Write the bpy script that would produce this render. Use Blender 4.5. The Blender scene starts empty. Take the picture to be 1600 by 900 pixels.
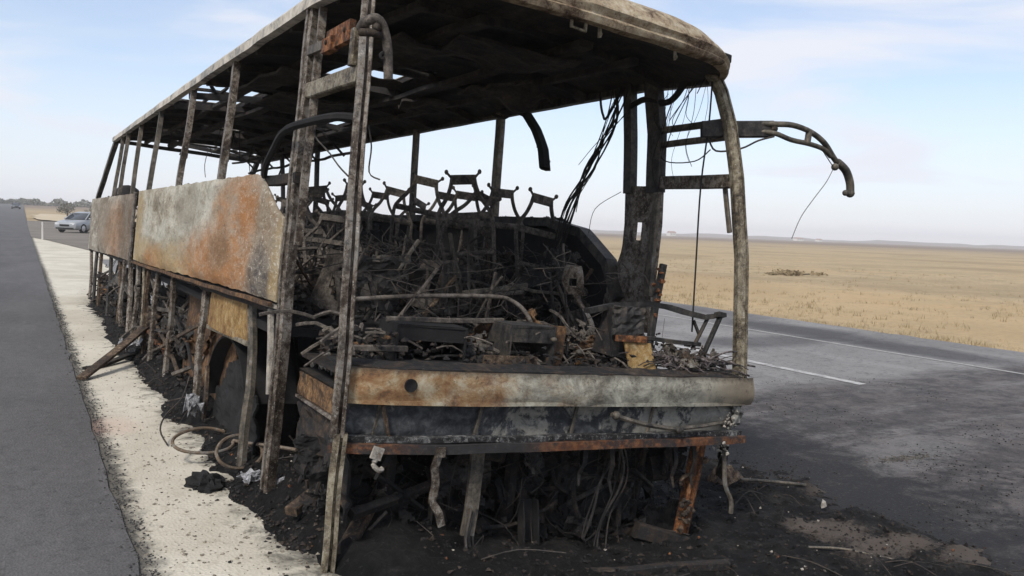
import bpy, bmesh, math, random
from mathutils import Vector, Matrix, noise
random.seed(7)
S = bpy.context.scene
C = S.collection
PI = math.pi
# ------------------------------------------------------------------ camera
cam_d = bpy.data.cameras.new('camera'); cam = bpy.data.objects.new('camera', cam_d); C.objects.link(cam)
cam_d.sensor_width = 36; cam_d.lens = 1291.13/1600*36; cam_d.clip_start = .05; cam_d.clip_end = 20000
R_ = Matrix(((0.8562, 0.0046, -0.5166), (-0.5152, 0.0809, -0.8532), (0.0379, 0.9967, 0.0717))).to_4x4()
cam.matrix_world = Matrix.Translation((0, 0, 1.5205)) @ R_
S.camera = cam
# ------------------------------------------------------------------ sky, sun, exposure
sun_to = Vector((-.60, -.42, .80)).normalized()
el = math.asin(sun_to.z); az = math.atan2(sun_to.x, sun_to.y)
W = bpy.data.worlds.new('World'); S.world = W; W.use_nodes = True
wt = W.node_tree; wn = wt.nodes; wl = wt.links; wn.clear()
def wnode(t, **k):
    n = wn.new(t)
    for a, b in k.items(): setattr(n, a, b)
    return n
sky = wnode('ShaderNodeTexSky', sky_type='NISHITA', sun_disc=False, sun_elevation=el, sun_rotation=az,
            air_density=1.0, dust_density=1.2, ozone_density=1.5, altitude=900)
tc = wnode('ShaderNodeTexCoord')
mp = wnode('ShaderNodeMapping'); mp.inputs['Scale'].default_value = (1.1, 1.1, 6.5)
mp.inputs['Location'].default_value = (3.2, .4, .35)
wl.new(tc.outputs['Generated'], mp.inputs[0])
nz = wnode('ShaderNodeTexNoise'); nz.inputs['Scale'].default_value = 2.0; nz.inputs['Detail'].default_value = 9
nz.inputs['Roughness'].default_value = .52; nz.inputs['Distortion'].default_value = .5
wl.new(mp.outputs[0], nz.inputs['Vector'])
cr = wnode('ShaderNodeMapRange', interpolation_type='SMOOTHSTEP')
cr.inputs[1].default_value = .38; cr.inputs[2].default_value = .64; cr.inputs[3].default_value = .30; cr.inputs[4].default_value = 1.0
wl.new(nz.outputs[0], cr.inputs[0])
sx = wnode('ShaderNodeSeparateXYZ'); wl.new(tc.outputs['Generated'], sx.inputs[0])
hz = wnode('ShaderNodeMapRange', interpolation_type='SMOOTHSTEP')      # milky air towards the horizon
hz.inputs[1].default_value = -.02; hz.inputs[2].default_value = .30; hz.inputs[3].default_value = .88; hz.inputs[4].default_value = 0
wl.new(sx.outputs[2], hz.inputs[0])
mx = wnode('ShaderNodeMath', operation='MAXIMUM'); wl.new(cr.outputs[0], mx.inputs[0]); wl.new(hz.outputs[0], mx.inputs[1])
sm = wnode('ShaderNodeMix', data_type='RGBA'); wl.new(mx.outputs[0], sm.inputs[0]); wl.new(sky.outputs[0], sm.inputs[6])
sm.inputs[7].default_value = (4.75, 4.95, 5.5, 1)
bg = wnode('ShaderNodeBackground'); bg.inputs[1].default_value = .14; wl.new(sm.outputs[2], bg.inputs[0])
wo = wnode('ShaderNodeOutputWorld'); wl.new(bg.outputs[0], wo.inputs[0])
sd = bpy.data.lights.new('sun', 'SUN'); sd.energy = 2.5; sd.angle = math.radians(12); sd.color = (1, .95, .87)
so = bpy.data.objects.new('sun', sd); C.objects.link(so); so.rotation_euler = sun_to.to_track_quat('Z', 'Y').to_euler()
S.view_settings.view_transform = 'Standard'; S.view_settings.look = 'None'; S.view_settings.exposure = .35; S.view_settings.gamma = 1
S.view_settings.use_curve_mapping = False
S.cycles.volume_bounces = 3

# ------------------------------------------------------------------ material kit
class NT:
    """tiny expression builder over one material's node tree"""
    def __init__(s, name, rough=.9, metal=0, spec=.3):
        s.m = bpy.data.materials.new(name); s.m.use_nodes = True
        s.t = s.m.node_tree; s.n = s.t.nodes; s.l = s.t.links
        s.b = s.n['Principled BSDF']; s.b.inputs['Roughness'].default_value = rough; s.b.inputs['Metallic'].default_value = metal
        s.b.inputs['Specular IOR Level'].default_value = spec
        s.tc = s.n.new('ShaderNodeTexCoord'); s.pos = s.tc.outputs['Object']
        g = s.n.new('ShaderNodeNewGeometry'); s.wpos = g.outputs['Position']
        s.oi = s.n.new('ShaderNodeObjectInfo')
    def put(s, sock, v):
        if isinstance(v, (int, float)): sock.default_value = v
        elif isinstance(v, tuple): sock.default_value = v if len(v) == 4 or len(sock.default_value) == 3 else (*v, 1)
        else: s.l.new(v, sock)
    def math(s, op, a, b=0, c=0):
        n = s.n.new('ShaderNodeMath'); n.operation = op
        for i, v in enumerate((a, b, c)): s.put(n.inputs[i], v)
        return n.outputs[0]
    def scale(s, v, sc, loc=(0, 0, 0)):
        n = s.n.new('ShaderNodeMapping'); n.inputs['Scale'].default_value = sc; n.inputs['Location'].default_value = loc
        s.l.new(v, n.inputs[0]); return n.outputs[0]
    def noise(s, v, scale, detail=6, rough=.6, dist=0):
        n = s.n.new('ShaderNodeTexNoise'); s.l.new(v, n.inputs['Vector'])
        n.inputs['Scale'].default_value = scale; n.inputs['Detail'].default_value = detail
        n.inputs['Roughness'].default_value = rough; n.inputs['Distortion'].default_value = dist
        return n.outputs[0]
    def voro(s, v, scale, feat='F1'):
        n = s.n.new('ShaderNodeTexVoronoi'); s.l.new(v, n.inputs['Vector']); n.inputs['Scale'].default_value = scale; n.feature = feat
        return n.outputs[0]
    def rng(s, v, a, b, c=0., d=1.):
        n = s.n.new('ShaderNodeMapRange'); n.interpolation_type = 'SMOOTHSTEP'
        for i, x in enumerate((v, a, b, c, d)): s.put(n.inputs[i], x)
        return n.outputs[0]
    def ramp(s, v, stops):
        n = s.n.new('ShaderNodeValToRGB'); e = n.color_ramp.elements
        while len(e) < len(stops): e.new(.5)
        for k, (p, c) in zip(e, stops): k.position = p; k.color = (*c, 1)
        s.l.new(v, n.inputs[0]); return n.outputs[0]
    def mix(s, f, a, b, mode='MIX'):
        n = s.n.new('ShaderNodeMix'); n.data_type = 'RGBA'; n.blend_type = mode
        s.put(n.inputs[0], f); s.put(n.inputs[6], a); s.put(n.inputs[7], b); return n.outputs[2]
    def xyz(s, v):
        n = s.n.new('ShaderNodeSeparateXYZ'); s.l.new(v, n.inputs[0]); return n.outputs
    def blob(s, a, b, ca, cb, ra, rb, nz, k=.8, soft=.35):
        """1 inside a ragged ellipse in the two coordinates a, b"""
        da = s.math('DIVIDE', s.math('SUBTRACT', a, ca), ra); db = s.math('DIVIDE', s.math('SUBTRACT', b, cb), rb)
        d = s.math('SQRT', s.math('ADD', s.math('MULTIPLY', da, da), s.math('MULTIPLY', db, db)))
        d = s.math('ADD', d, s.math('MULTIPLY', s.math('SUBTRACT', nz, .5), k))
        return s.rng(d, 1-soft, 1+soft, 1, 0)
    def bump(s, h, strength=.4, dist=.01):
        n = s.n.new('ShaderNodeBump'); n.inputs['Strength'].default_value = strength; n.inputs['Distance'].default_value = dist
        s.l.new(h, n.inputs['Height']); s.l.new(n.outputs[0], s.b.inputs['Normal'])
    def out(s, col): s.put(s.b.inputs['Base Color'], col); return s.m

SOOT = (.008, .008, .009); CHAR = (.018, .017, .017); DBROWN = (.04, .028, .02); BROWN = (.10, .066, .042)
TAN = (.27, .205, .135); PALE = (.46, .415, .345); ASH = (.62, .59, .54); GREY = (.22, .22, .21); RUST = (.25, .10, .038); DRUST = (.11, .042, .018)

def burnt(name, stops, big=2.2, stretch=(1, 1, .45), fleck=.35, flk=ASH, fleckscale=26, rough=.88, bump=.5, speck=SOOT, speckamt=.5, metal=0):
    t = NT(name, rough, metal, .25)
    rnd = t.n.new('ShaderNodeVectorMath'); rnd.operation = 'SCALE'; rnd.inputs[0].default_value = (7, 13, 5)
    t.l.new(t.oi.outputs['Random'], rnd.inputs[3])
    add = t.n.new('ShaderNodeVectorMath'); t.l.new(t.pos, add.inputs[0]); t.l.new(rnd.outputs[0], add.inputs[1])
    p = add.outputs[0]
    a = t.noise(t.scale(p, stretch), big, 10, .72, .8); a2 = t.noise(t.scale(p, stretch), big*4.5, 8, .75, .6)
    a2 = t.noise(p, big*5, 9, .8, .3)
    a = t.math('ADD', t.math('MULTIPLY', a, .45), t.math('MULTIPLY', a2, .55))
    col = t.ramp(t.rng(a, .34, .66), stops)
    f = t.noise(t.scale(p, (1, 1, .85)), fleckscale*1.7, 6, .85)
    col = t.mix(t.math('MULTIPLY', t.rng(f, .55, .66), fleck), col, flk)
    g = t.noise(p, fleckscale*1.2, 6, .85, .3); g2 = t.noise(t.scale(p, (1, 1, .7)), big*2.4, 9, .78, .5)
    dark = t.math('MAXIMUM', t.rng(g, .54, .64), t.math('MULTIPLY', t.rng(g2, .52, .64), .75))
    col = t.mix(t.math('MULTIPLY', dark, speckamt), col, speck)
    t.bump(t.noise(p, 55, 6, .7), bump, .006)
    return t.out(col)
M = {}
M['pillar'] = burnt('scorched pillar steel', [(0, CHAR), (.2, DBROWN), (.4, (.082, .062, .047)), (.55, (.145, .12, .097)), (.72, (.24, .21, .175)), (.86, (.17, .163, .155)), (1, PALE)], 4.5, (1, 1, .8), .75, (.5, .47, .41), 38, speckamt=.85, metal=.35, rough=.6)
M['pale_pillar'] = burnt('ash bleached pillar steel', [(0, CHAR), (.2, (.07, .055, .038)), (.45, (.17, .14, .095)), (.7, (.27, .235, .17)), (1, (.36, .33, .26))], 4.5, (1.2, 1.2, .8), .5, ASH, 34, speckamt=.85, metal=.35, rough=.6)
M['dark_pillar'] = burnt('sooty pillar steel', [(0, SOOT), (.5, (.045, .042, .04)), (.8, (.085, .075, .062)), (1, BROWN)], 3, (1.5, 1.5, .4), .12, GREY, metal=.35, rough=.6)
M['grey_pillar'] = burnt('grey window post steel', [(0, CHAR), (.4, (.08, .072, .06)), (.7, (.15, .125, .095)), (1, GREY)], 3, (1.5, 1.5, .4), .2, PALE, metal=.35, rough=.6)
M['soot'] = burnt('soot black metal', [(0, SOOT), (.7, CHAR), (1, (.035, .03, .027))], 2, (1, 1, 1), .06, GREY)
M['char'] = burnt('charred metal', [(0, SOOT), (.45, CHAR), (.75, DBROWN), (1, (.075, .062, .05))], 4, (1, 1, 1), .22, GREY)
M['tangle'] = burnt('burnt interior rods', [(0, CHAR), (.35, (.055, .048, .042)), (.65, (.12, .10, .082)), (1, (.20, .18, .16))], 5, (1, 1, 1), .2, PALE)
M['rust'] = burnt('orange rust', [(0, CHAR), (.3, DBROWN), (.5, DRUST), (.75, RUST), (1, (.33, .20, .10))], 5, (1, 1, .8), .2, PALE, 30, speckamt=.8)
M['ochre'] = burnt('ochre burnt sheet', [(0, DRUST), (.3, (.20, .11, .04)), (.65, (.30, .19, .07)), (1, (.40, .33, .20))], 5, (1, 1, .8), .35, PALE, speckamt=.6)
M['step'] = burnt('rusty step sheet', [(0, DBROWN), (.4, (.06, .036, .022)), (.75, (.17, .09, .04)), (1, (.25, .16, .085))], 4, (1, 1, .8), .15, PALE, speckamt=.85)
M['wood'] = burnt('browned strip', [(0, CHAR), (.4, DBROWN), (.7, BROWN), (1, TAN)], 6, (1, 1, 1), .25, PALE, speckamt=.7)
M['paleash'] = burnt('pale ash metal', [(0, BROWN), (.4, (.25, .23, .2)), (1, PALE)], 6, (1, 1, 1), .5)
M['foil'] = burnt('crumpled pale foil', [(0, (.03, .03, .03)), (.35, (.13, .13, .135)), (1, (.5, .5, .52))], 16, (1, 1, 1), .3, rough=.45)
M['tyre'] = burnt('charred rubber', [(0, (.006, .006, .006)), (1, (.02, .019, .019))], 4, (1, 1, 1), .03, GREY)
M['wire'] = burnt('bare burnt wire', [(0, CHAR), (.6, (.05, .045, .04)), (1, BROWN)], 6, (1, 1, 1), .1, GREY)
M['ceiling'] = burnt('sooted ceiling', [(0, CHAR), (.4, (.035, .032, .03)), (.75, (.06, .052, .045)), (1, (.095, .08, .064))], 1.6, (1, .5, 1), .12, GREY, speckamt=.6)
M['cable'] = burnt('charred cable', [(0, SOOT), (1, (.04, .036, .033))], 6, (1, 1, 1), .05, GREY)
M['ochre_step'] = burnt('orange brown step', [(0, CHAR), (.3, DBROWN), (.6, (.15, .08, .035)), (1, (.27, .17, .085))], 5, (1, 1, 1), .2, PALE, speckamt=.7)
M['sooty_step'] = burnt('sooty brown step', [(0, SOOT), (.45, CHAR), (.75, DBROWN), (1, (.12, .075, .045))], 4, (1, 1, 1), .15, GREY, speckamt=.8)
M['hoop'] = burnt('rusty steel hoop', [(0, BROWN), (.5, (.15, .11, .075)), (1, GREY)], 5, (1, 1, 1), .3)
M['roofskin'] = burnt('ash grey roof skin', [(0, BROWN), (.3, GREY), (.6, PALE), (1, ASH)], 1.6, (1, 1, 1), .3, speckamt=.3)
M['cap'] = burnt('tan roof cap skin', [(0, DBROWN), (.2, BROWN), (.45, TAN), (.75, (.38, .315, .215)), (1, PALE)], 2.6, (1, 1, 2.4), .3, speckamt=.55)

# big side panels: grey white zinc burn with orange rust flames
def side_panel_mat(name, blobs, base):
    t = NT(name, .85, 0, .25); p = t.pos; x, y, z = t.xyz(p)
    st = t.noise(t.scale(p, (1, .42, .8)), 2.6, 9, .7, .9); fine = t.noise(t.scale(p, (1, .42, 1)), 13, 9, .8, .4)
    big = t.noise(t.scale(p, (1, .45, .9)), 3.2, 9, .74, .8); st2 = t.noise(t.scale(p, (1, .75, .8)), 5, 9, .78, .5)
    col = t.ramp(t.rng(t.math('ADD', t.math('MULTIPLY', st, .6), t.math('MULTIPLY', st2, .4)), .36, .64), base)
    col = t.mix(t.math('MULTIPLY', t.rng(fine, .5, .62), .6), col, (.60, .56, .47))
    col = t.mix(t.math('MULTIPLY', t.rng(fine, .48, .36), .5), col, (.15, .13, .095))
    for (cy, cz, ry, rz, c, k, amt) in blobs:
        m = t.blob(y, z, cy, cz, ry, rz, big, k, .42)
        m = t.math('MULTIPLY', t.math('MULTIPLY', m, t.rng(fine, .34, .6, .35, 1)), amt)
        col = t.mix(m, col, c)
    sp = t.noise(t.scale(p, (1, .45, 1)), 34, 6, .8)
    col = t.mix(t.math('MULTIPLY', t.rng(sp, .57, .67), .65), col, (.07, .05, .035)); sp2 = t.noise(t.scale(p, (1, .5, 1)), 40, 6, .85); col = t.mix(t.math('MULTIPLY', t.math('MULTIPLY', t.rng(sp2, .55, .62), t.rng(y, 2.6, 1.4, .25, 1)), .8), col, (.66, .60, .50))
    dr = t.noise(t.scale(p, (1, 2.2, .5)), 3.2, 7, .7)
    col = t.mix(t.math('MULTIPLY', t.rng(dr, .58, .72), .35), col, (.12, .085, .055))
    t.bump(t.math('ADD', t.noise(t.scale(p, (1, .6, 1)), 5, 6, .6), t.math('MULTIPLY', t.noise(p, 40, 6, .8), .25)), .9, .05)
    return t.out(col)
OR = (.34, .155, .055); OC = (.34, .24, .11)
M['panel_front'] = side_panel_mat('burnt flank panel', [
    (7.0, 1.15, .55, .55, OC, 1.2, .9), (6.2, 1.0, .8, .18, OC, .9, .8), (5.3, .93, .9, .17, OR, 1.0, .95), (4.2, .98, 1.2, .20, OC, 1.4, .85), (3.0, 1.05, 1.0, .26, OR, 1.2, .95), (2.3, 1.25, .65, .42, OR, 1.6, .9), (3.9, 1.5, .5, .2, (.27, .24, .19), 1.5, .7),
    (1.85, 1.52, .25, .22, OR, .9, .95), (1.35, 1.3, .28, .5, (.22, .14, .075), 1.3, .85), (1.42, 1.08, .22, .20, (.055, .055, .06), 1.0, .85),
    (1.12, 1.12, .1, .3, OC, .8, .8), (2.55, 1.2, .3, .14, (.14, .10, .06), 1.4, .7)],
    [(0, (.19, .155, .11)), (.28, (.31, .275, .21)), (.55, (.40, .375, .30)), (.8, (.46, .44, .37)), (1, (.55, .51, .42))])
M['panel_rear'] = side_panel_mat('dull burnt flank panel', [
    (9.4, 1.15, 1.2, .4, OR, 1.3, .6), (8.2, 1.3, .8, .5, (.10, .065, .04), 1.2, .8), (7.5, 1.2, .4, .6, (.15, .10, .065), 1, .7), (11, 1.3, 1.2, .4, (.20, .15, .10), 1.2, .7)],
    [(0, (.12, .10, .08)), (.4, (.22, .19, .15)), (1, (.34, .31, .26))])
# the front beam: rust on one end, zinc grey on the other
t = NT('front beam zinc and rust', .85, 0, .25); x, y, z = t.xyz(t.pos)
a = t.noise(t.scale(t.pos, (.8, 1, 1)), 6.5, 10, .8, .4); f = t.noise(t.pos, 24, 9, .85)
g = t.ramp(t.rng(a, .32, .68), [(0, (.08, .075, .06)), (.3, (.20, .19, .155)), (.65, (.32, .31, .255)), (1, (.47, .45, .375))])
r = t.ramp(t.rng(a, .3, .68), [(0, (.07, .045, .03)), (.3, (.20, .105, .05)), (.55, (.26, .165, .085)), (.8, (.33, .26, .165)), (1, (.42, .37, .28))])
side = t.rng(t.math('ADD', x, t.math('MULTIPLY', t.math('SUBTRACT', t.noise(t.pos, 2.4, 9, .75), .5), 3.2)), -.85, .15)
side2 = t.rng(t.math('ADD', x, t.math('MULTIPLY', t.math('SUBTRACT', a, .5), 1.2)), .75, 1.2, 0, .8)
col = t.mix(side, r, g); col = t.mix(side2, col, (.18, .14, .095))
up = t.rng(t.math('ADD', z, t.math('MULTIPLY', t.math('SUBTRACT', f, .5), .10)), .765, .805)
col = t.mix(t.math('MULTIPLY', up, .75), col, (.05, .04, .032))
col = t.mix(t.math('MULTIPLY', t.rng(f, .54, .64), .7), col, (.045, .035, .026))
t.bump(f, .5, .008); M['beam'] = t.out(col)
# recess sheet behind it: soot with peeled pale patches
t = NT('peeling sooty sheet', .7, 0, .35); x, y, z = t.xyz(t.pos)
a = t.noise(t.scale(t.pos, (1, 1, .8)), 4.2, 9, .66, 1.4); f = t.noise(t.pos, 22, 7, .7, .5)
col = t.ramp(t.rng(f, .3, .7), [(0, (.014, .015, .017)), (.6, (.04, .042, .045)), (1, (.085, .085, .085))])
pt = t.rng(t.math('ADD', t.math('ADD', a, t.rng(x, -.9, .7, -.06, .12)), t.math('MULTIPLY', t.math('SUBTRACT', f, .5), .22)), .50, .58)
col = t.mix(t.math('MULTIPLY', pt, .95), col, t.ramp(f, [(0, (.06, .055, .05)), (.5, (.20, .19, .165)), (1, (.42, .39, .33))]))
t.bump(t.math('ADD', a, t.math('MULTIPLY', f, .3)), .7, .02); M['recess'] = t.out(col)
t = NT('flange rust and soot', .85, 0, .25); x, y, z = t.xyz(t.pos)
a = t.noise(t.pos, 5, 8, .7, 1); f = t.noise(t.pos, 24, 7, .7)
k = t.math('MAXIMUM', t.rng(x, -.75, -1.05), t.rng(x, -.35, -.05))
k = t.math('MULTIPLY', t.math('MULTIPLY', k, t.rng(t.noise(t.pos, 7, 9, .8), .42, .54)), t.rng(t.math('ADD', a, t.math('MULTIPLY', t.math('SUBTRACT', f, .5), .3)), .38, .55))
col = t.mix(k, t.ramp(f, [(0, SOOT), (.6, (.035, .033, .033)), (1, (.12, .12, .12))]), t.ramp(f, [(0, DBROWN), (.45, DRUST), (.65, (.22, .10, .045)), (1, (.33, .23, .14))]))
t.bump(f, .5, .008); M['flange'] = t.out(col)

# ------------------------------------------------------------------ mesh kit
class MB:
    def __init__(s): s.v = []; s.f = []
    def add(s, v, f):
        o = len(s.v); s.v += [tuple(p) for p in v]; s.f += [tuple(i+o for i in q) for q in f]; return s
    def box(s, c, d, rot=None, jit=0):
        v = []
        for a in (-.5, .5):
            for b in (-.5, .5):
                for e in (-.5, .5):
                    q = Vector((a*d[0], b*d[1], e*d[2]))
                    if rot: q = rot @ q
                    v.append(q+Vector(c)+Vector([random.uniform(-jit, jit) for _ in range(3)]))
        return s.add(v, [(0, 1, 3, 2), (4, 6, 7, 5), (0, 4, 5, 1), (2, 3, 7, 6), (0, 2, 6, 4), (1, 5, 7, 3)])
    def sweep(s, pts, prof, up=(0, 0, 1), wob=0, sub=1, taper=None, wscale=2.5):
        """profile polygon (a across, b along up) carried along a polyline"""
        pts = [Vector(p) for p in pts]
        if sub > 1:
            q = []
            for a, b in zip(pts, pts[1:]): q += [a.lerp(b, i/sub) for i in range(sub)]
            pts = q+[pts[-1]]
        n = len(prof); v = []; f = []; sd_ = random.uniform(0, 90)
        for i, p in enumerate(pts):
            t_ = (pts[min(i+1, len(pts)-1)]-pts[max(i-1, 0)]).normalized()
            u = Vector(up); a = t_.cross(u)
            if a.length < 1e-4: a = t_.cross(Vector((1, 0, 0)))
            a.normalize(); b = a.cross(t_).normalized()
            w = noise.noise_vector(p*wscale+Vector((sd_, 0, 0)))*wob if wob else Vector((0, 0, 0))
            k = taper[i] if taper else 1
            v += [p+w+a*(x*k)+b*(y*k) for x, y in prof]
        for i in range(len(pts)-1):
            for j in range(n):
                k = (j+1) % n
                f.append((i*n+j, i*n+k, (i+1)*n+k, (i+1)*n+j))
        f.append(tuple(reversed(range(n)))); f.append(tuple(range((len(pts)-1)*n, len(pts)*n)))
        return s.add(v, f)
    def bar(s, p, q, w, h=None, up=(0, 0, 1), wob=0, sub=1):
        h = h or w; e = min(w, h)*.14; a, b = w/2, h/2
        return s.sweep([p, q], [(-a+e, -b), (a-e, -b), (a, -b+e), (a, b-e), (a-e, b), (-a+e, b), (-a, b-e), (-a, -b+e)], up, wob, sub)
    def chan(s, pts, w, d, th=.006, up=(0, 0, 1), wob=0, sub=1):
        a = w/2
        return s.sweep(pts, [(-a, 0), (a, 0), (a, d), (a-th, d), (a-th, th), (-a+th, th), (-a+th, d), (-a, d)], up, wob, sub)
    def tube(s, pts, r, n=6, sub=3, taper=None, wob=0):
        pts = [Vector(p) for p in pts]
        if sub > 1 and len(pts) > 2:
            q = []
            for i in range(len(pts)-1):
                a, b, c, d = pts[max(i-1, 0)], pts[i], pts[i+1], pts[min(i+2, len(pts)-1)]
                for k in range(sub):
                    u = k/sub
                    q.append(.5*((2*b)+(c-a)*u+(2*a-5*b+4*c-d)*u*u+(3*b-a-3*c+d)*u**3))
            pts = q+[pts[-1]]
        prof = [(r*math.cos(2*PI*k/n), r*math.sin(2*PI*k/n)) for k in range(n)]
        tp = None
        if taper: tp = [taper[0]+(taper[1]-taper[0])*i/(len(pts)-1) for i in range(len(pts))]
        d = (pts[-1]-pts[0]); up = (0, 0, 1) if abs(d.normalized().z) < .9 else (0, 1, 0)
        return s.sweep(pts, prof, up, wob, 1, tp)
    def sheet(s, fn, nu, nv, th=.004, keep=None):
        """two-sided curved sheet fn(u, v) with thickness; keep(u, v) drops cells"""
        P = [[Vector(fn(i/nu, j/nv)) for j in range(nv+1)] for i in range(nu+1)]
        N = {}
        def nrm(i, j):
            a = P[min(i+1, nu)][j]-P[max(i-1, 0)][j]; b = P[i][min(j+1, nv)]-P[i][max(j-1, 0)]
            n = a.cross(b); return n.normalized() if n.length > 1e-9 else Vector((0, 0, 1))
        v = []; f = []; idx = {}
        cells = [(i, j) for i in range(nu) for j in range(nv) if keep is None or keep((i+.5)/nu, (j+.5)/nv)]
        cs = set(cells)
        def vi(i, j, k):
            if (i, j, k) not in idx:
                idx[(i, j, k)] = len(v); v.append(P[i][j]+nrm(i, j)*(th*(k-.5)))
            return idx[(i, j, k)]
        for i, j in cells:
            f.append((vi(i, j, 1), vi(i+1, j, 1), vi(i+1, j+1, 1), vi(i, j+1, 1)))
            f.append((vi(i, j, 0), vi(i, j+1, 0), vi(i+1, j+1, 0), vi(i+1, j, 0)))
            for (di, dj, A, B) in ((-1, 0, (i, j+1), (i, j)), (1, 0, (i+1, j), (i+1, j+1)), (0, -1, (i, j), (i+1, j)), (0, 1, (i+1, j+1), (i, j+1))):
                if (i+di, j+dj) not in cs: f.append((vi(*A, 1), vi(*A, 0), vi(*B, 0), vi(*B, 1)))
        return s.add(v, f)
    def chunk(s, c, r, flat=1):
        v = []
        for d in ((1, 0, 0), (-1, 0, 0), (0, 1, 0), (0, -1, 0), (0, 0, 1), (0, 0, -1)):
            k = r*random.uniform(.45, 1.25); v.append(Vector(d)*k)
        rt = Matrix.Rotation(random.uniform(0, 6.3), 3, Vector((random.gauss(0, 1), random.gauss(0, 1), random.gauss(0, 1)+.01)).normalized())
        w = []
        for q in v:
            q = rt @ q; q.z *= flat; w.append(q+Vector(c))
        return s.add(w, [(0, 2, 4), (2, 1, 4), (1, 3, 4), (3, 0, 4), (2, 0, 5), (1, 2, 5), (3, 1, 5), (0, 3, 5)])
    def ball(s, c, r, n=8, m=5, sq=(1, 1, 1)):
        v = [Vector((0, 0, r))]
        for i in range(1, m):
            for j in range(n):
                a, b = PI*i/m, 2*PI*j/n; v.append(Vector((r*math.sin(a)*math.cos(b), r*math.sin(a)*math.sin(b), r*math.cos(a))))
        v.append(Vector((0, 0, -r))); f = [(0, 1+j, 1+(j+1) % n) for j in range(n)]
        for i in range(m-2):
            for j in range(n):
                a = 1+i*n; f.append((a+j, a+n+j, a+n+(j+1) % n, a+(j+1) % n))
        a = 1+(m-2)*n; f += [(len(v)-1, a+(j+1) % n, a+j) for j in range(n)]
        return s.add([Vector((p.x*sq[0], p.y*sq[1], p.z*sq[2]))+Vector(c) for p in v], f)
    def build(s, name, mat, parent=None, smooth=False, label=None, kind=None, origin=None):
        if origin:
            o = Vector(origin); s.v = [tuple(Vector(p)-o) for p in s.v]
        me = bpy.data.meshes.new(name); me.from_pydata(s.v, [], s.f); me.update()
        me.materials.append(mat)
        if smooth:
            me.polygons.foreach_set('use_smooth', [True]*len(me.polygons)); 
            me.set_sharp_from_angle(angle=math.radians(50))
        ob = bpy.data.objects.new(name, me); C.objects.link(ob)
        if parent: ob.parent = parent
        if origin: ob.location = origin
        if label: ob['label'] = label
        if kind: ob['kind'] = kind
        return ob
def tag(o, label, cat, group=None):
    o['label'] = label; o['category'] = cat
    if group: o['group'] = group
    return o
def empty(name, loc, label, cat, group=None, rot=(0, 0, 0)):
    o = bpy.data.objects.new(name, None); C.objects.link(o); o.location = loc; o.rotation_euler = rot; o.empty_display_size = .2
    return tag(o, label, cat, group)
def copy_tree(o, parent=None):
    c = o.copy(); C.objects.link(c); c.parent = parent
    for ch in list(o.children): copy_tree(ch, c)
    return c
def sstep(a, b, x):
    k = max(0., min(1., (x-a)/(b-a))); return k*k*(3-2*k)
def fbm(x, y, sc, o=4, seed=0):
    return noise.fractal(Vector((x*sc, y*sc, seed)), 1.0, 2.0, o)

# ------------------------------------------------------------------ the ground
def terrain(X, Y):
    """flat by the road; a gentle rise far ahead on the left, a low swell far right"""
    r = math.hypot(X, Y)
    h = 0
    if Y > 60: h += .0122*(Y-60)**2/((Y-60)+60)*(1-sstep(.25, .8, X/max(Y, 1)))*(1-sstep(700, 3000, r)*.9)
    h -= .30*sstep(1.1, 3.2, X)*(1-(1-sstep(6, 12, X))*sstep(17, 32, Y))*(1-sstep(80, 400, r))   # cross fall: the wreck leans down this slope
    return h
# dry grass plain
t = NT('dry steppe', .95, 0, .1); p = t.wpos; x, y, z = t.xyz(p)
a = t.noise(p, .045, 8, .6, .6); b = t.noise(p, .5, 8, .68, .4); c = t.noise(p, 7, 6, .7); far = t.noise(t.scale(p, (.0025, .0025, 1)), 1, 6, .6)
col = t.ramp(t.rng(a, .34, .66), [(0, (.29, .215, .13)), (.3, (.37, .285, .175)), (.55, (.41, .315, .195)), (.8, (.41, .30, .175)), (1, (.33, .275, .175))])
col = t.mix(t.math('MULTIPLY', t.rng(b, .48, .62), .65), col, (.27, .225, .14))
col = t.mix(t.math('MULTIPLY', t.rng(c, .5, .64), .6), col, (.19, .14, .08))
col = t.mix(t.math('MULTIPLY', t.rng(c, .48, .34), .35), col, (.48, .38, .22))
band = t.blob(x, y, 22, 10, 7, 30, b, .8, .5); col = t.mix(t.math('MULTIPLY', band, .5), col, (.44, .31, .17))
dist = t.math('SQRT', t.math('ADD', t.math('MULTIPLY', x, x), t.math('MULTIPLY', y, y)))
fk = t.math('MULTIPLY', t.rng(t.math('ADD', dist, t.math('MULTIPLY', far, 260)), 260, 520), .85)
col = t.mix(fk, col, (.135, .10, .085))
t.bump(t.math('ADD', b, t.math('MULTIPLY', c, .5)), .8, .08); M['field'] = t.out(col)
g = MB(); radii = [.0, 2, 4, 7, 11, 16, 22, 30, 40, 55, 75, 100, 130, 170, 220, 290, 380, 500, 650, 850, 1100, 1500, 2100, 3200]
NA = 144; v = [(0, 0, -.05)]; f = []
for r in radii[1:]:
    for k in range(NA):
        a_ = 2*PI*k/NA; X, Y = r*math.cos(a_), r*math.sin(a_); v.append((X, Y, terrain(X, Y)-.05))
for k in range(NA): f.append((0, 1+k, 1+(k+1) % NA))
for i in range(len(radii)-2):
    for k in range(NA):
        q = 1+i*NA; f.append((q+k, q+NA+k, q+NA+(k+1) % NA, q+(k+1) % NA))
g.add(v, f); g.build('ground', M['field'], kind='structure', smooth=True)

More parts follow.
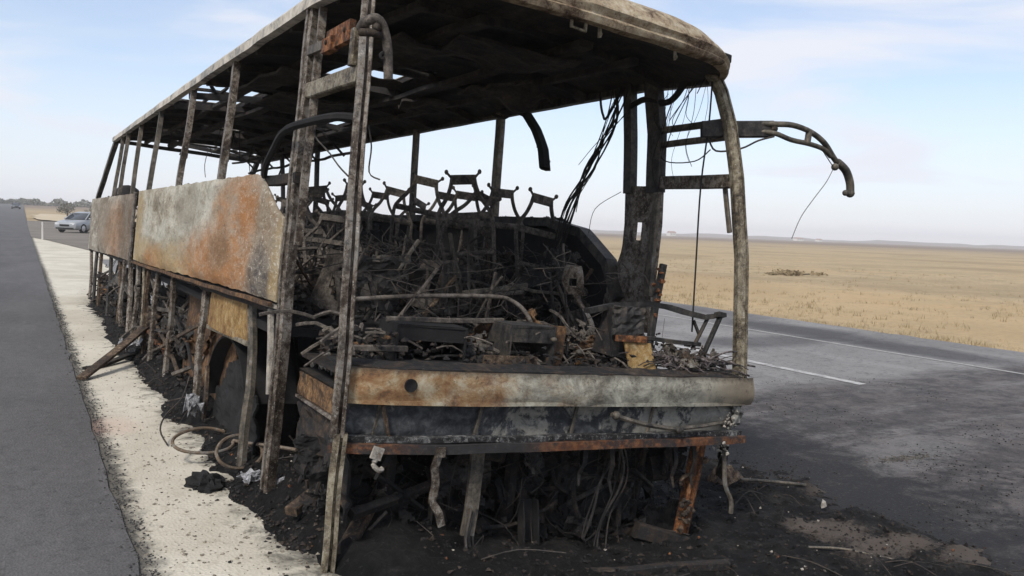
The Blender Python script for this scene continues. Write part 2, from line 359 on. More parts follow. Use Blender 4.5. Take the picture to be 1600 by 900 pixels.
def strip(name, xl, xr, ys, dz, mat, nx=6, lift=.0004, jitl=0, jitr=0, edge=0):
    """sheet along the road between x(y) borders, following the terrain; edge drops a skirt"""
    m = MB(); v = []; f = []
    for Y in ys:
        l, r = xl(Y)+jitl*fbm(3, Y, 3, 4, 1), xr(Y)+jitr*fbm(9, Y, 3, 4, 2)
        row = [l+(r-l)*k/nx for k in range(nx+1)]
        zz = lambda X: terrain(X, Y)+dz+lift*max(0, Y)
        if edge: v.append((l-edge*.6, Y, zz(l)-edge)); v.append((r+edge*.6, Y, zz(r)-edge)); 
        else: v += [(l, Y, zz(l)), (r, Y, zz(r))]
        v += [(X, Y, zz(X)) for X in row]
    n = nx+3
    for i in range(len(ys)-1):
        o, q = i*n, (i+1)*n
        for k in range(nx): f.append((o+2+k, o+3+k, q+3+k, q+2+k))
        if edge: f += [(o, o+2, q+2, q), (o+n-1, o+1, q+1, q+n-1)]
    return m.add(v, f).build(name, mat, kind='structure')
near = [-14+.35*i for i in range(110)]; farY = [25, 27, 30, 34, 38, 43, 50, 58, 68, 80, 95, 115, 140, 170, 210, 260, 330, 420, 540, 700]
ys = [y_ for y_ in near if y_ < 24]+farY
def asphalt(name, base, sooty=False):
    t = NT(name, .88, 0, .3); p = t.scale(t.wpos, (.835, .835, .835)) if sooty else t.wpos; x, y, z = t.xyz(p)
    a = t.noise(t.scale(p, (1, .35, 1)), .9, 7, .6, .4); f_ = t.noise(p, 42, 7, .85); v_ = t.voro(p, 80)
    col = t.ramp(t.rng(a, .3, .7), [(0, tuple(c*.82 for c in base)), (1, tuple(c*1.18 for c in base))])
    col = t.mix(t.math('MULTIPLY', t.rng(f_, .5, .66), .45), col, tuple(c*2.1 for c in base))
    col = t.mix(t.math('MULTIPLY', t.rng(v_, .35, .1), .45), col, tuple(c*.4 for c in base))
    if sooty:
        n1 = t.noise(t.scale(p, (.55, 1, 1)), 1.0, 10, .74, .6); n2 = t.noise(p, 3.5, 8, .7, .6)
        gr0 = t.noise(p, 9, 9, .85)
        n3 = t.noise(t.scale(p, (.3, 1.3, 1)), 1.1, 10, .76, .4)
        # burnt oil and soot ran over the road in front of the wreck
        yy = t.math('ADD', y, t.math('MULTIPLY', t.math('SUBTRACT', n1, .5), 1.3))
        front = t.math('MULTIPLY', t.rng(yy, 5.95, 5.45), t.rng(x, 12.2, 10.6, .55, 1))
        amt = t.math('MULTIPLY', front, t.rng(n3, .38, .54, .58, 1))
        soot = t.mix(t.rng(t.math('ADD', t.math('MULTIPLY', n2, .6), t.math('MULTIPLY', gr0, .4)), .42, .58), (.024, .021, .022), (.088, .074, .070))
        soot = t.mix(t.math('MULTIPLY', t.rng(f_, .5, .66), .5), soot, (.13, .115, .11))
        col = t.mix(t.math('MULTIPLY', amt, .88), col, soot)
        # tyre and smoke smears crossing the lanes further back
        for (cx, cy, rx, ry, k_) in ((11.2, 9.3, .7, 1.6, .75), (11.0, 6.9, .55, 1.3, .7), (9.4, 8.4, 1.5, .5, .55), (8.6, 10.8, 1.1, .6, .45), (12.0, 12.5, .6, 2., .5)):
            col = t.mix(t.math('MULTIPLY', t.blob(x, y, cx, cy, rx, ry, n1, 1.4, .45), k_), col, (.032, .03, .032))
        # black charcoal close round the wreck
        k1 = t.blob(x, y, 3.5, 3.4, 1.4, 2.0, n2, 1.5, .3); col = t.mix(k1, col, (.013, .013, .013))
        k2 = t.blob(x, y, 4.4, 7, .9, 5, n2, 1.4, .4); col = t.mix(t.math('MULTIPLY', k2, .8), col, (.018, .017, .018))
        gr = t.noise(p, 11, 9, .85); col = t.mix(t.math('MULTIPLY', t.rng(gr, .52, .60), .5), col, (.018, .017, .017)); col = t.mix(t.math('MULTIPLY', t.math('MULTIPLY', t.rng(f_, .56, .62), front), .35), col, (.17, .15, .14))
        bl = t.math('MULTIPLY', t.rng(t.math('ADD', t.math('MULTIPLY', n1, .5), t.math('MULTIPLY', gr, .5)), .49, .54), t.rng(x, 8.5, 4.0)); col = t.mix(t.math('MULTIPLY', t.math('MULTIPLY', bl, front), .7), col, (.014, .013, .014))
        # thin dust in the soot
        du = t.math('MULTIPLY', t.rng(t.noise(t.scale(p, (.5, 1.3, 1)), 1.7, 10, .82, .5), .55, .66), t.rng(gr, .46, .56))
        col = t.mix(t.math('MULTIPLY', t.math('MULTIPLY', du, front), .42), col, (.15, .13, .12))
    else:
        pt = t.noise(t.scale(p, (1, .22, 1)), 3, 9, .8, .3); col = t.mix(t.math('MULTIPLY', t.rng(pt, .5, .64), .35), col, tuple(c*1.6 for c in base))
        md = t.noise(p, 14, 9, .85); col = t.mix(t.math('MULTIPLY', t.rng(md, .52, .62), .55), col, tuple(c*.5 for c in base)); col = t.mix(t.math('MULTIPLY', t.rng(md, .46, .38), .35), col, tuple(c*1.7 for c in base))
    t.bump(t.math('ADD', f_, v_), .55, .006)
    return t.out(col)
M['road'] = asphalt('old grey asphalt', (.088, .084, .083)); M['road2'] = asphalt('sooty asphalt', (.20, .192, .185), True)
edgeX = lambda Y: .415+.0082*Y
strip('road', lambda Y: edgeX(Y)-9.2, edgeX, ys, .022, M['road'], jitr=.03, edge=.03)
# pale compacted gravel verge
t = NT('pale gravel verge', .95, 0, .15); p = t.wpos; x, y, z = t.xyz(p)
a = t.noise(p, .8, 8, .62, .5); b = t.noise(p, 6, 8, .7, .5); c = t.noise(p, 34, 5, .72); v_ = t.voro(p, 60)
col = t.ramp(t.rng(a, .3, .7), [(0, (.44, .40, .32)), (.5, (.52, .48, .395)), (1, (.59, .55, .46))])
col = t.mix(t.math('MULTIPLY', t.rng(b, .52, .7), .5), col, (.33, .285, .215))
col = t.mix(t.math('MULTIPLY', t.rng(c, .60, .72), .4), col, (.27, .245, .20))
col = t.mix(t.math('MULTIPLY', t.rng(v_, .25, .05), .35), col, (.62, .56, .46))
dk = t.rng(t.math('ADD', t.math('SUBTRACT', x, t.math('MULTIPLY', y, .0082)), t.math('MULTIPLY', t.math('SUBTRACT', b, .5), .35)), .56, .44)
col = t.mix(t.math('MULTIPLY', dk, .85), col, (.05, .048, .045))
ash = t.rng(t.math('ADD', x, t.math('MULTIPLY', t.math('SUBTRACT', b, .5), 1.1)), .88, 1.25)
ash = t.math('MULTIPLY', ash, t.rng(y, 17, 14.5)); col = t.mix(t.math('MULTIPLY', ash, .9), col, (.02, .019, .018))
pk = t.blob(x, y, .60, 6.4, .16, .28, b, 1.6, .5); col = t.mix(t.math('MULTIPLY', pk, .2), col, (.50, .25, .20))
t.bump(t.math('ADD', t.math('MULTIPLY', b, .5), t.math('ADD', c, v_)), .5, .006); M['verge'] = t.out(col)
def wedge(Y): return min(2.4 if Y < 16 else 3.4, 1.13+max(0, (52.8-Y))*(1.47/16)) if Y < 52.8 else edgeX(Y)+.05
strip('gravel_verge', lambda Y: edgeX(Y)-.12, wedge, [y_ for y_ in ys if y_ < 46]+[50, 52.8], .008, M['verge'], nx=10)
strip('carriageway', lambda Y: 2.35, lambda Y: 15.02, [y_ for y_ in ys if y_ < 34], .012, M['road2'], nx=14, jitl=.2, jitr=.10)
# junction tarmac behind, and dusty turnout beyond
t = NT('dusty tarmac', .95, 0, .2); a = t.noise(t.wpos, .25, 7, .6)
M['junction'] = t.out(t.ramp(t.rng(a, .3, .7), [(0, (.135, .118, .098)), (1, (.19, .168, .142))]))
m = MB(); rows = [33.2, 33.6, 35, 37, 40, 44, 48, 53, 60, 70, 82, 95, 108]; v = []; f = []
for Y in rows:
    l = (wedge(Y)-.05); r = 15.2+max(0, Y-34)*.3
    for k in range(9): X = l+(r-l)*k/8; v.append((X, Y, terrain(X, Y)+.018+.0006*Y-(.25 if Y == 33.2 else 0)))
for i in range(len(rows)-1):
    for k in range(8): f.append((i*9+k, i*9+k+1, i*9+k+10, i*9+k+9))
m.add(v, f).build('side_road', M['junction'], kind='structure')
m = MB(); v = []; f = []; n = 40
for i in range(5):
    for k in range(n):
        a_ = 2*PI*k/n; q = i/4*(1+.35*fbm(math.cos(a_), math.sin(a_), 1.7, 4, 5)); Y = 136+30*q*math.sin(a_); X = edgeX(Y)+4.6+4.2*q*math.cos(a_)
        v.append((X, Y, terrain(X, Y)+.05+.0006*Y))
for i in range(4):
    for k in range(n): f.append((i*n+k, (i+1)*n+k, (i+1)*n+(k+1) % n, i*n+(k+1) % n))
t = NT('pale sand patch', .95, 0, .1); a = t.noise(t.wpos, .4, 6, .6); M['sand'] = t.out(t.ramp(a, [(.3, (.42, .345, .235)), (.7, (.50, .42, .30))]))
m.add(v, f).build('sand_clearing', M['sand'], kind='structure')
# painted lines (worn)
t = NT('worn road paint', .8, 0, .3); a = t.noise(t.wpos, 9, 8, .7); b = t.noise(t.wpos, 45, 5, .7)
k = t.math('MULTIPLY', t.rng(a, .62, .46, .25, 1), t.rng(b, .66, .5, .5, 1))
M['paint'] = t.out(t.mix(t.math('MULTIPLY', k, .8), (.17, .165, .16), (.5, .49, .47)))
M['faint_paint'] = burnt('nearly worn off paint', [(0, (.2, .195, .19)), (1, (.42, .41, .39))], 6, (1, 1, 1), .2, speckamt=.1, speck=GREY)
def line(x_, w, y0, y1):
    m = MB(); n = 40; v = []; f = []
    for i in range(n+1):
        Y = y0+(y1-y0)*i/n
        for s_ in (-1, 1): X = x_+s_*w/2+.012*fbm(s_, Y, 5); v.append((X, Y, terrain(X, Y)+.018+.0004*max(0, Y)))
    for i in range(n): f.append((2*i, 2*i+1, 2*i+3, 2*i+2))
    m.add(v, f).build('lane_line', M['paint'] if w > .12 else M['faint_paint'], kind='structure')
line(9.22, .15, 6.55, 31); line(12.40, .10, 5.7, 31)

# crumbled asphalt along the verge edge, pebbles on the verge
m = MB()
for i in range(3600):
    Y = 1.5+24*random.random()**1.7; X = edgeX(Y)+random.gauss(.03, .035)+.03*fbm(9, Y, 3, 4, 2)
    m.chunk((X, Y, .018+random.uniform(0, .012)), random.uniform(.003, .010), .7)
m.build('crumbled_asphalt_edge', burnt('asphalt crumbs', [(0, (.03, .03, .03)), (1, (.09, .085, .08))], 9, (1, 1, 1), .1), kind='stuff')
m = MB()
for i in range(2600):
    Y = 2.6+16*random.random()**1.8; X = random.uniform(edgeX(Y)+.05, 1.25)
    m.chunk((X, Y, .010), random.choice((.004, .005, .007, .009, .014)), .6)
m.build('verge_gravel', burnt('verge pebbles', [(0, (.05, .045, .04)), (.5, (.20, .17, .13)), (1, (.42, .38, .3))], 30, (1, 1, 1), .1), kind='stuff')
m = MB()
for i in range(520):
    Y = 2.4+15*random.random()**1.5; X = 1.25-abs(random.gauss(0, .28))
    if X < edgeX(Y)+.05: continue
    r = random.choice((.003, .004, .005, .007, .010, .014)); m.chunk((X, Y, .010+r*.2), r, .5)
m.build('charcoal_crumbs', M['char'], kind='stuff')

m = MB(); m2 = MB()
for i in range(5200):
    X = 4.3+5.5*random.random()**1.6; Y = random.uniform(1.8, 7.2)
    if fbm(X, Y, .9, 4, 12) < -.1+.05*X-.2: continue
    r = random.choice((.004, .005, .006, .008, .011)); (m if random.random() < .86 else m2).chunk((X, Y, terrain(X, Y)+.016+r*.2), r, .6)
for i in range(500):                                              # a smear of pale broken bits
    X = 6.42+random.gauss(0, .17); Y = 4.13+random.gauss(0, .035)-.12*(X-6.42); r = random.choice((.004, .006, .010, .014)); m2.chunk((X, Y, terrain(X, Y)+.016), r, .35)
m.build('burnt_road_chips', M['char'], kind='stuff'); m2.build('pale_road_chips', M['grey_pillar'], kind='stuff')
# ash bed under and around the wreck: a height field that dives below the road where it ends
t = NT('wet black ash', .92, 0, .22); p = t.wpos; x, y, z = t.xyz(p)
a = t.noise(p, 5, 8, .7, .6); b = t.noise(p, 32, 7, .75)
col = t.ramp(t.rng(a, .3, .72), [(0, (.004, .004, .004)), (.5, (.010, .0095, .0095)), (.82, (.022, .02, .018)), (1, (.055, .048, .043))])
col = t.mix(t.math('MULTIPLY', t.rng(b, .58, .66), .5), col, (.085, .08, .075))
n2 = t.noise(p, 2.6, 8, .7, .6)
for (cx, cy, rx, ry, k_) in ((4.26, 3.17, .24, .18, .75), (4.35, 2.84, .34, .15, .8), (4.15, 3.3, .15, .12, .6), (4.75, 2.55, .35, .14, .75), (5.4, 3.2, .4, .14, .5), (5.2, 3.8, .4, .12, .45)):
    col = t.mix(t.math('MULTIPLY', t.blob(x, y, cx, cy, rx, ry, t.math('ADD', t.math('MULTIPLY', n2, .5), t.math('MULTIPLY', b, .5)), 3.4, .35), k_), col, (.17, .138, .115))
t.bump(t.math('ADD', a, t.math('ADD', t.math('MULTIPLY', b, .8), t.math('MULTIPLY', t.noise(p, 75, 6, .85), .5))), 1, .04); M['ash'] = t.out(col)
def ash_h(X, Y):
    n_ = fbm(X, Y, 1.3, 5, 4)*.5+fbm(X, Y, 5, 4, 8)*.22
    left = sstep(.86, 1.3, X+.24*n_); right = 1-sstep(4.3, 5.3, X-.7*n_)
    f0 = 3.0-2.5*sstep(1.15, 1.75, X); fr = sstep(f0, f0+.8, Y+.4*n_-.35*max(0, X-3))
    k = left*right*fr*(1-sstep(15.5, 17.5, Y))
    mound = .045+.035*n_+.03*fbm(X, Y, 9, 3, 2)
    mound += .20*math.exp(-((X-1.55)/.30)**2-((Y-4.05)/.5)**2)+.10*math.exp(-((X-1.5)/.35)**2-((Y-6.9)/1.0)**2)+.12*math.exp(-((X-1.5)/.4)**2-((Y-10)/2.2)**2)
    return terrain(X, Y)-.03+k*max(.085, mound+.055)
m = MB(); v = []; f = []
gx = [.7+.035*i for i in range(130)]; gy = [.4+.035*i for i in range(140)]+[5.3+.09*i for i in range(140)]
for Y in gy:
    for X in gx: v.append((X, Y, ash_h(X, Y)))
n = len(gx)
for j in range(len(gy)-1):
    for i in range(n-1):
        q = j*n+i
        if max(v[e_][2]-terrain(v[e_][0], v[e_][1]) for e_ in (q, q+1, q+n, q+n+1)) > .002: f.append((q, q+1, q+n+1, q+n))
m.add(v, f).build('ash_bed', M['ash'], kind='structure', smooth=True)
# rubble in the ash
m = MB(); m2 = MB(); m3 = MB()
for i in range(15000):
    if i % 2: X, Y = random.uniform(1.6, 5.2), .9+4.2*random.random()
    else: X, Y = 1.0+.75*random.random()**1.4, 3.6+12.5*random.random()**1.3
    z_ = ash_h(X, Y)
    if z_ < terrain(X, Y): continue
    r = random.choice((.004, .005, .006, .008, .010, .013, .018)); q = random.random()
    (m if q < .955 else m2 if q < .985 else m3).chunk((X, Y, z_+r*.3), r*(1 if q < .9 else .7), random.uniform(.4, 1))
m.build('burnt_rubble', M['char'], kind='stuff')
m2.build('pale_ash_flakes', M['paleash'], kind='stuff'); m3.build('rusty_scrap_bits', M['rust'], kind='stuff')
m = MB()
for i in range(900):
    if i % 3: X, Y = random.uniform(1.9, 4.6), random.uniform(2.6, 5.0)
    else: X, Y = 1.15+.5*random.random(), 3.7+11*random.random()**1.3
    z_ = ash_h(X, Y)
    if z_ >= terrain(X, Y): m.chunk((X, Y, z_), random.uniform(.015, .05)*random.random()**.5, random.uniform(.35, .8))
m.build('charred_clods', M['ash'], kind='stuff')
# thin strands and splinters lying in it
m = MB()
for i in range(130):
    if i % 3 == 0: X, Y = random.uniform(1.6, 4.8), random.uniform(1.6, 4.6)
    else: X, Y = random.uniform(1.0, 1.7), random.uniform(3.7, 15)
    z_ = ash_h(X, Y)
    if z_ < terrain(X, Y): continue
    a_ = random.uniform(0, 6.3); L_ = random.uniform(.08, .4); e_ = random.uniform(0, .07)
    m.tube([(X, Y, z_+.01), (X+.5*L_*math.cos(a_)+random.uniform(-.04, .04), Y+.5*L_*math.sin(a_), z_+.02+e_), (X+L_*math.cos(a_), Y+L_*math.sin(a_), z_+random.uniform(0, .05))], random.choice((.002, .003, .004)), 4, 3)
m.build('burnt_strands', M['wire'], kind='stuff')

# ------------------------------------------------------------------ THE BUS (own frame: x across, y to the rear, z up; leaning to its left side)
bus = empty('burnt_bus', (2.3788, 3.3476, 0), 'burnt-out shell of a coach leaning beside the road, rusted and stripped to its frame', 'bus', rot=(0, .07943, 0))
def hw(z): return 1.25 if z < 1.688 else 1.25-(z-1.688)*.0898
def side(s_, y, z, off=0): return (s_*(hw(z)+off), y, z)
fy = lambda x: .43*(abs(x)/1.163)**4                          # plan curve of the windscreen head
by = lambda x: (.045 if x > 0 else .12)*(abs(x)/1.28)**6                           # plan curve of the front beam

# roof
def roof_z(x): return 2.665+.125*max(0, 1-(abs(x)/1.19)**3.2)**.6
def edge_z(x, y): return roof_z(x)-.075*sstep(.55, 1.15, abs(x))*(1-sstep(.35, 1.3, y))
RL = 11.75
HOLES = [(-1.10, -.42, 4.95, 6.6), (-.38, .17, 8.5, 8.95), (.42, .80, 5.9, 6.95), (-.36, .22, 2.62, 3.75), (.72, .80, 3.75, 4.25), (-.3, 1.05, 10.75, 11.45), (-.9, -.5, 9.6, 9.95)]
def rkeep(u, v_):
    X = -1.19+2.38*u; y0 = fy(X)+.30; Y = y0+(RL-y0)*v_
    for i, (a, b, c, d) in enumerate(HOLES):
        e_ = .05*fbm(X, Y, 5, 3, i)
        if a+e_ < X < b+e_ and c+e_ < Y < d-e_: return False
    return True
def rskin(u, v_):
    X = -1.19+2.38*u; y0 = fy(X)+.30; Y = y0+(RL-y0)*v_
    return (X, Y, edge_z(X, Y)+.012*fbm(X, Y, .9, 4, 3)-.05*sstep(.92, 1, v_))
skin = MB().sheet(rskin, 56, 130, .006, rkeep).build('roof', M['roofskin'], bus, smooth=True)
def rceil(u, v_):
    X = -1.14+2.28*u; y0 = fy(X)+.04; Y = y0+(RL-.02-y0)*v_
    base = edge_z(X, Y)-.05; lowfront = 2.59
    z_ = lowfront+(base-lowfront)*sstep(0, .055, v_)
    return (X, Y, z_+.02*fbm(X, Y, 1.1, 5, 7)+.008*fbm(X, Y, 6, 3, 1))
def ckeep(u, v_):
    X = -1.14+2.28*u; y0 = fy(X)+.04; Y = y0+(RL-.02-y0)*v_
    for i, (a, b, c, d) in enumerate(HOLES):
        e_ = .05*fbm(X, Y, 5, 3, i)
        if a-.01+e_ < X < b+.01+e_ and c-.02+e_ < Y < d+.02-e_: return False
    return True
MB().sheet(rceil, 56, 130, .008, ckeep).build('ceiling_sheet', M['ceiling'], bus, smooth=True)
for i in range(13):
    Y = .95+.87*i; mm = MB(); skip = [h_ for h_ in HOLES if h_[2] < Y < h_[3]]
    pts = [(-1.12+2.24*k/12, Y, roof_z(-1.12+2.24*k/12)-.085) for k in range(13)]
    if skip and Y > 4: pts = [q_ for q_ in pts if not any(h_[0] < q_[0] < h_[1] for h_ in skip)]
    mm.sweep(pts, [(-.03, -.03), (.03, -.03), (.03, .03), (-.03, .03)], (0, 0, 1), .02); mm.build('roof_rib', M['ceiling'], bus)
for X, w_ in ((-.72, .06), (-.33, .10), (.33, .10), (.72, .06)):
    MB().bar((X, .75, roof_z(X)-.125), (X, 11.5, roof_z(X)-.125), w_, .045, wob=.03, sub=24).build('roof_runner', M['ceiling'], bus)
# sagging sheets and boxes under the roof
for (cx, cy, dx, dy, dz_, rz) in ((.62, 2.15, .42, .62, .07, .25), (.1, 1.25, .8, .5, .03, -.15), (-.45, 1.75, .5, .7, .03, .3), (-.2, 4.6, .7, .9, .03, .1), (.5, 3.4, .4, .5, .04, -.3), (-.75, 3.6, .3, 1.3, .03, 0.05)):
    def fn(u, v_):
        a_, b_ = (u-.5)*dx, (v_-.5)*dy; X = cx+a_*math.cos(rz)-b_*math.sin(rz); Y = cy+a_*math.sin(rz)+b_*math.cos(rz)
        return (X, Y, roof_z(X)-.135-dz_*(1+1.5*fbm(X, Y, 2.5, 4, 5)))
    MB().sheet(fn, 12, 12, .02).build('sagging_ceiling_panel', M['ceiling'], bus)
# hatch frames across the holes
for i in (0, 3, 2):
    a, b, c, d = HOLES[i]; z_ = roof_z((a+b)/2)-.03
    m = MB()
    for p, q in (((a, c, z_), (b, c, z_)), ((a, d, z_), (b, d, z_)), ((a, c, z_), (a, d, z_)), ((b, c, z_), (b, d, z_))): m.bar(p, q, .03, .04, wob=.02, sub=5)
    m.build('hatch_frame', M['char'], bus)
a, b, c, d = HOLES[0]
m = MB(); m.bar((a-.02, 5.7, 2.74), (b+.02, 5.55, 2.73), .05, .03, wob=.03, sub=6); m.bar((a+.1, 5.05, 2.75), (b-.05, 6.4, 2.70), .03, .03, wob=.04, sub=6); m.bar((-.8, 5.1, 2.74), (-.78, 6.4, 2.74), .025, .03, wob=.03, sub=6)
m.build('hatch_bar', M['char'], bus)
m = MB().sheet(lambda u, v_: (-.28+.42*u, 2.72+.8*v_, 2.70+.05*math.sin(v_*9)+.03*fbm(u, v_, 3)), 8, 14, .006, lambda u, v_: abs(v_-.45) < .06)
m.build('torn_hatch_cover', M['wire'], bus, smooth=True)
# cant rails (gutters), two ridges each
for s_ in (-1, 1):
    m = MB(); pr = [(-.028, -.03), (.028, -.03), (.028, -.005), (.018, .0), (.028, .01), (.026, .04), (-.01, .055), (-.028, .03)]
    m.sweep([(s_*1.168, .44, 2.585), (s_*1.168, 1.2, 2.632), (s_*1.168, 4, 2.64), (s_*1.168, 8, 2.64), (s_*1.168, RL-.05, 2.63)], pr, (0, 0, 1), .006, 10)
    m.build('cant_rail', M['roofskin'] if s_ < 0 else M['dark_pillar'], bus)
MB().bar((-1.14, RL-.05, 2.62), (1.14, RL-.05, 2.62), .05, .06, wob=.015, sub=8).build('rear_header', M['dark_pillar'], bus)
# front roof cap
PROF = [(.05, -.005), (.0, .0), (-.012, .022), (.0, .034), (-.004, .046), (-.02, .066), (.0, .10), (.06, .155), (.16, .20), (.36, .235)]
def cap(u, v_):
    X = -1.185+2.37*u; k = v_*(len(PROF)-1); i = min(int(k), len(PROF)-2); r_ = k-i
    dy = PROF[i][0]*(1-r_)+PROF[i+1][0]*r_; dz_ = PROF[i][1]*(1-r_)+PROF[i+1][1]*r_
    e_ = (abs(X)/1.195)**5; base = 2.545+.03*sstep(.5, 1.1, abs(X)); top = edge_z(X, fy(X)+.36)+.004
    z_ = base+dz_*((top-base)/.235)
    return (X, fy(X)+dy+.006*fbm(X, v_, 4), z_+.006*fbm(X, v_*2, 3, 4, 2))
MB().sheet(cap, 60, 36, .008).build('roof_cap', M['cap'], bus, smooth=True)
MB().bar((-.05, fy(-.05)+.055, 2.605), (1.05, fy(1.05)-.0, 2.66), .04, .05, wob=.01, sub=8).build('windscreen_header', M['soot'], bus)
for X, w_ in ((-.20, .09), (-.07, .02), (.44, .015)):
    m = MB(); Y = fy(X)+.05
    if w_ > .05:
        m.bar((X-.04, Y, 2.56), (X-.04, Y, 2.505), .018, .012); m.bar((X+.045, Y, 2.56), (X+.045, Y, 2.495), .018, .012); m.bar((X-.045, Y, 2.505), (X+.05, Y, 2.50), .012, .012)
    else: m.bar((X, Y, 2.56), (X+.005, Y, 2.49), w_, .012); m.ball((X+.003, Y-.008, 2.505), .012, 6, 4)
    m.build('clip_bracket', M['pale_pillar'], bus)
MB().bar((.84, .36, 2.66), (.89, .36, 2.735), .02, .012).build('roof_stub', M['char'], bus)

# window posts
def post(name, s_, pts, w, d, mat, wob=.008):
    m = MB(); path = [side(s_, y_, z_, -.03) for y_, z_ in pts]
    m.sweep(path, [(-w/2, -d/2), (w/2, -d/2), (w/2, -d/6), (w/2-.012, 0), (w/2, d/6), (w/2, d/2), (-w/2, d/2)], (1, 0, 0), wob, 5)
    return m.build(name, mat, bus)
LEFTP = [(2.97, 3.18, .062), (4.72, 4.94, .06), (6.68, 6.85, .058), (8.22, 8.60, .06), (9.75, 10.0, .06), (10.45, 10.7, .075)]
for yb, yt, w_ in LEFTP: post('window_post', -1, [(yb, 1.66), ((yb+yt)/2, 2.2), (yt, 2.64)], w_, .05, M['pillar'] if yb < 6 else M['grey_pillar'])
post('rear_corner_post', -1, [(13.5, .75), (13.1, 1.68), (12.3, 2.25), (11.7, 2.63)], .09, .07, M['grey_pillar'])
post('rear_corner_post', 1, [(13.5, .75), (13.1, 1.68), (12.3, 2.25), (11.7, 2.63)], .09, .07, M['dark_pillar'])
for yb, yt, w_ in ((3.17, 3.10, .085), (4.98, 4.90, .075), (6.6, 6.55, .08), (8.35, 8.28, .08), (10.0, 10.1, .08), (11.4, 11.3, .08)):
    post('window_post', 1, [(yb, 1.1), (yb, 1.75), (yt, 2.64)], w_, .05, M['grey_pillar'] if yb < 6 else M['dark_pillar'])

# flank panels with edge flange, dented
def pnl_top(y_): return 1.695-.26*(1-sstep(1.02, 1.9, y_))**1.6
def fl(s_, y0, y1, zt, zb, dent=.02, seed=0):
    def fn(u, v_):
        y_ = y0+(y1-y0)*u; a_ = zb(y_); b_ = zt(y_); z_ = a_+(b_-a_)*v_
        ed = min(1, min(v_, 1-v_)*14)*min(1, min(u, 1-u)*30)
        off = .006+.012*ed+dent*(fbm(y_, z_, .9, 4, seed)+.45*fbm(y_, z_, 4.5, 4, seed+2))*ed
        return (s_*(1.25+off), y_+(.012*fbm(z_, seed, 9) if u in (0, 1) else 0), z_+(.009*fbm(y_, seed, 5, 5) if v_ in (0, 1) else 0))
    return fn
MB().sheet(fl(-1, 1.07, 7.16, pnl_top, lambda y_: .985-.085*sstep(1, 7, y_), .03, 3), 110, 26, .012).build('flank_panel', M['panel_front'], bus, smooth=True, label='large flank panel burnt grey white and orange')
MB().sheet(fl(-1, 7.62, 13.75, lambda y_: 1.675, lambda y_: .86-.09*sstep(7.5, 13.7, y_), .04, 8), 80, 22, .012).build('flank_panel', M['panel_rear'], bus, smooth=True, label='dull brown rear flank panel')
MB().sheet(lambda u, v_: (-1.262-.006*math.sin(u*9), 7.38+.16*u+.02*v_, .82+.87*v_), 4, 10, .02).build('panel_joint', M['pillar'], bus)
for p, q, w_ in (((-1.225, 1.0, 1.655), (-1.225, 13.6, 1.645), .06), ((-1.215, 1.1, .935), (-1.215, 7.3, .87), .06), ((-1.215, 7.3, .84), (-1.215, 13.6, .78), .06)):
    MB().bar(p, q, .04, w_, wob=.012, sub=30).build('waist_rail', M['char'], bus)
MB().sweep([(-1.27, 1.15, .965), (-1.272, 3, .93), (-1.272, 5, .90), (-1.272, 7.1, .872)], [(-.012, -.012), (.012, -.012), (.012, .012), (-.012, .012)], (0, 0, 1), .008, 10).build('panel_edge_trim', M['step'], bus)
# right flank, seen from its sooty inner side
def rtop(y_): return .60+.55*sstep(1.0, 1.2, y_)+.565*sstep(1.15, 2.15, y_)**.8
def rfn(u, v_):
    y_ = 1.0+12.6*u; zt = rtop(y_); z_ = -.06+(zt+.06)*v_
    return (1.235+.03*fbm(y_, z_, 1.0, 4, 5)+.035*fbm(y_, z_, 5, 4, 9), y_, z_+.012*fbm(y_, z_, 7, 3, 2))
MB().sheet(rfn, 150, 22, .01).build('flank_panel', M['soot'], bus, smooth=True, label='soot black inner face of the far flank')
m = MB(); m.sweep([(1.2, 1.22, 1.16), (1.2, 1.4, 1.42), (1.2, 1.75, 1.62), (1.2, 2.2, 1.70), (1.2, 5, 1.70), (1.2, 9, 1.69), (1.2, 13.5, 1.68)], [(-.05, -.05), (.05, -.05), (.05, .02), (-.05, .02)], (0, 0, 1), .012, 9)
m.build('waist_rail', M['dark_pillar'], bus)
# charred stubble of seals and trim along the window sill
m = MB()
for i in range(240):
    y_ = 2.1+8*random.random()**1.3; m.chunk((1.2+random.uniform(-.05, .05), y_, 1.715), random.uniform(.01, .032), .8)
for i in range(160):
    y_ = 2.0+9*random.random(); m.chunk((-1.22+random.uniform(-.03, .03), y_, 1.69), random.uniform(.008, .022), .7)
m.build('charred_sill_trim', M['char'], bus, kind='stuff')

# front corner pillar by the door (channel with two ridges)
def pillar_prof(w, d, g_=.02): return [(-w/2, -d/2), (w/2, -d/2), (w/2, d/2-.008), (w*.28, d/2), (w*.14, d/2-g_), (-w*.08, d/2-g_), (-w*.2, d/2), (-w/2, d/2-.01)]
m = MB(); m.sweep([(-1.225, .045, .50), (-1.225, .05, .9), (-1.225, .12, 1.56), (-1.20, .22, 2.0), (-1.165, .35, 2.45), (-1.15, .43, 2.64)], [(-0.0328, -0.0328), (0.0312, -0.0328), (0.0312, 0.018), (0.0279, 0.023), (0.0131, 0.023), (0.0098, -0.0041), (0.0016, -0.0041), (-0.0016, 0.0295), (-0.0246, 0.0344), (-0.0328, 0.0246)], (-.35, -1, 0), .007, 6)
m.build('corner_pillar', M['pillar'], bus)
m = MB(); m.sweep([(-1.215, .03, -.10), (-1.215, .03, .25), (-1.212, .035, .515)], [(-0.0306, -0.0298), (0.0289, -0.0298), (0.0289, 0.0238), (0.0119, 0.0255), (0.0085, 0), (0, 0), (-0.0026, 0.0272), (-0.0306, 0.0238)], (-.35, -1, 0), .008, 6); m.build('corner_pillar_foot', M['pale_pillar'], bus)
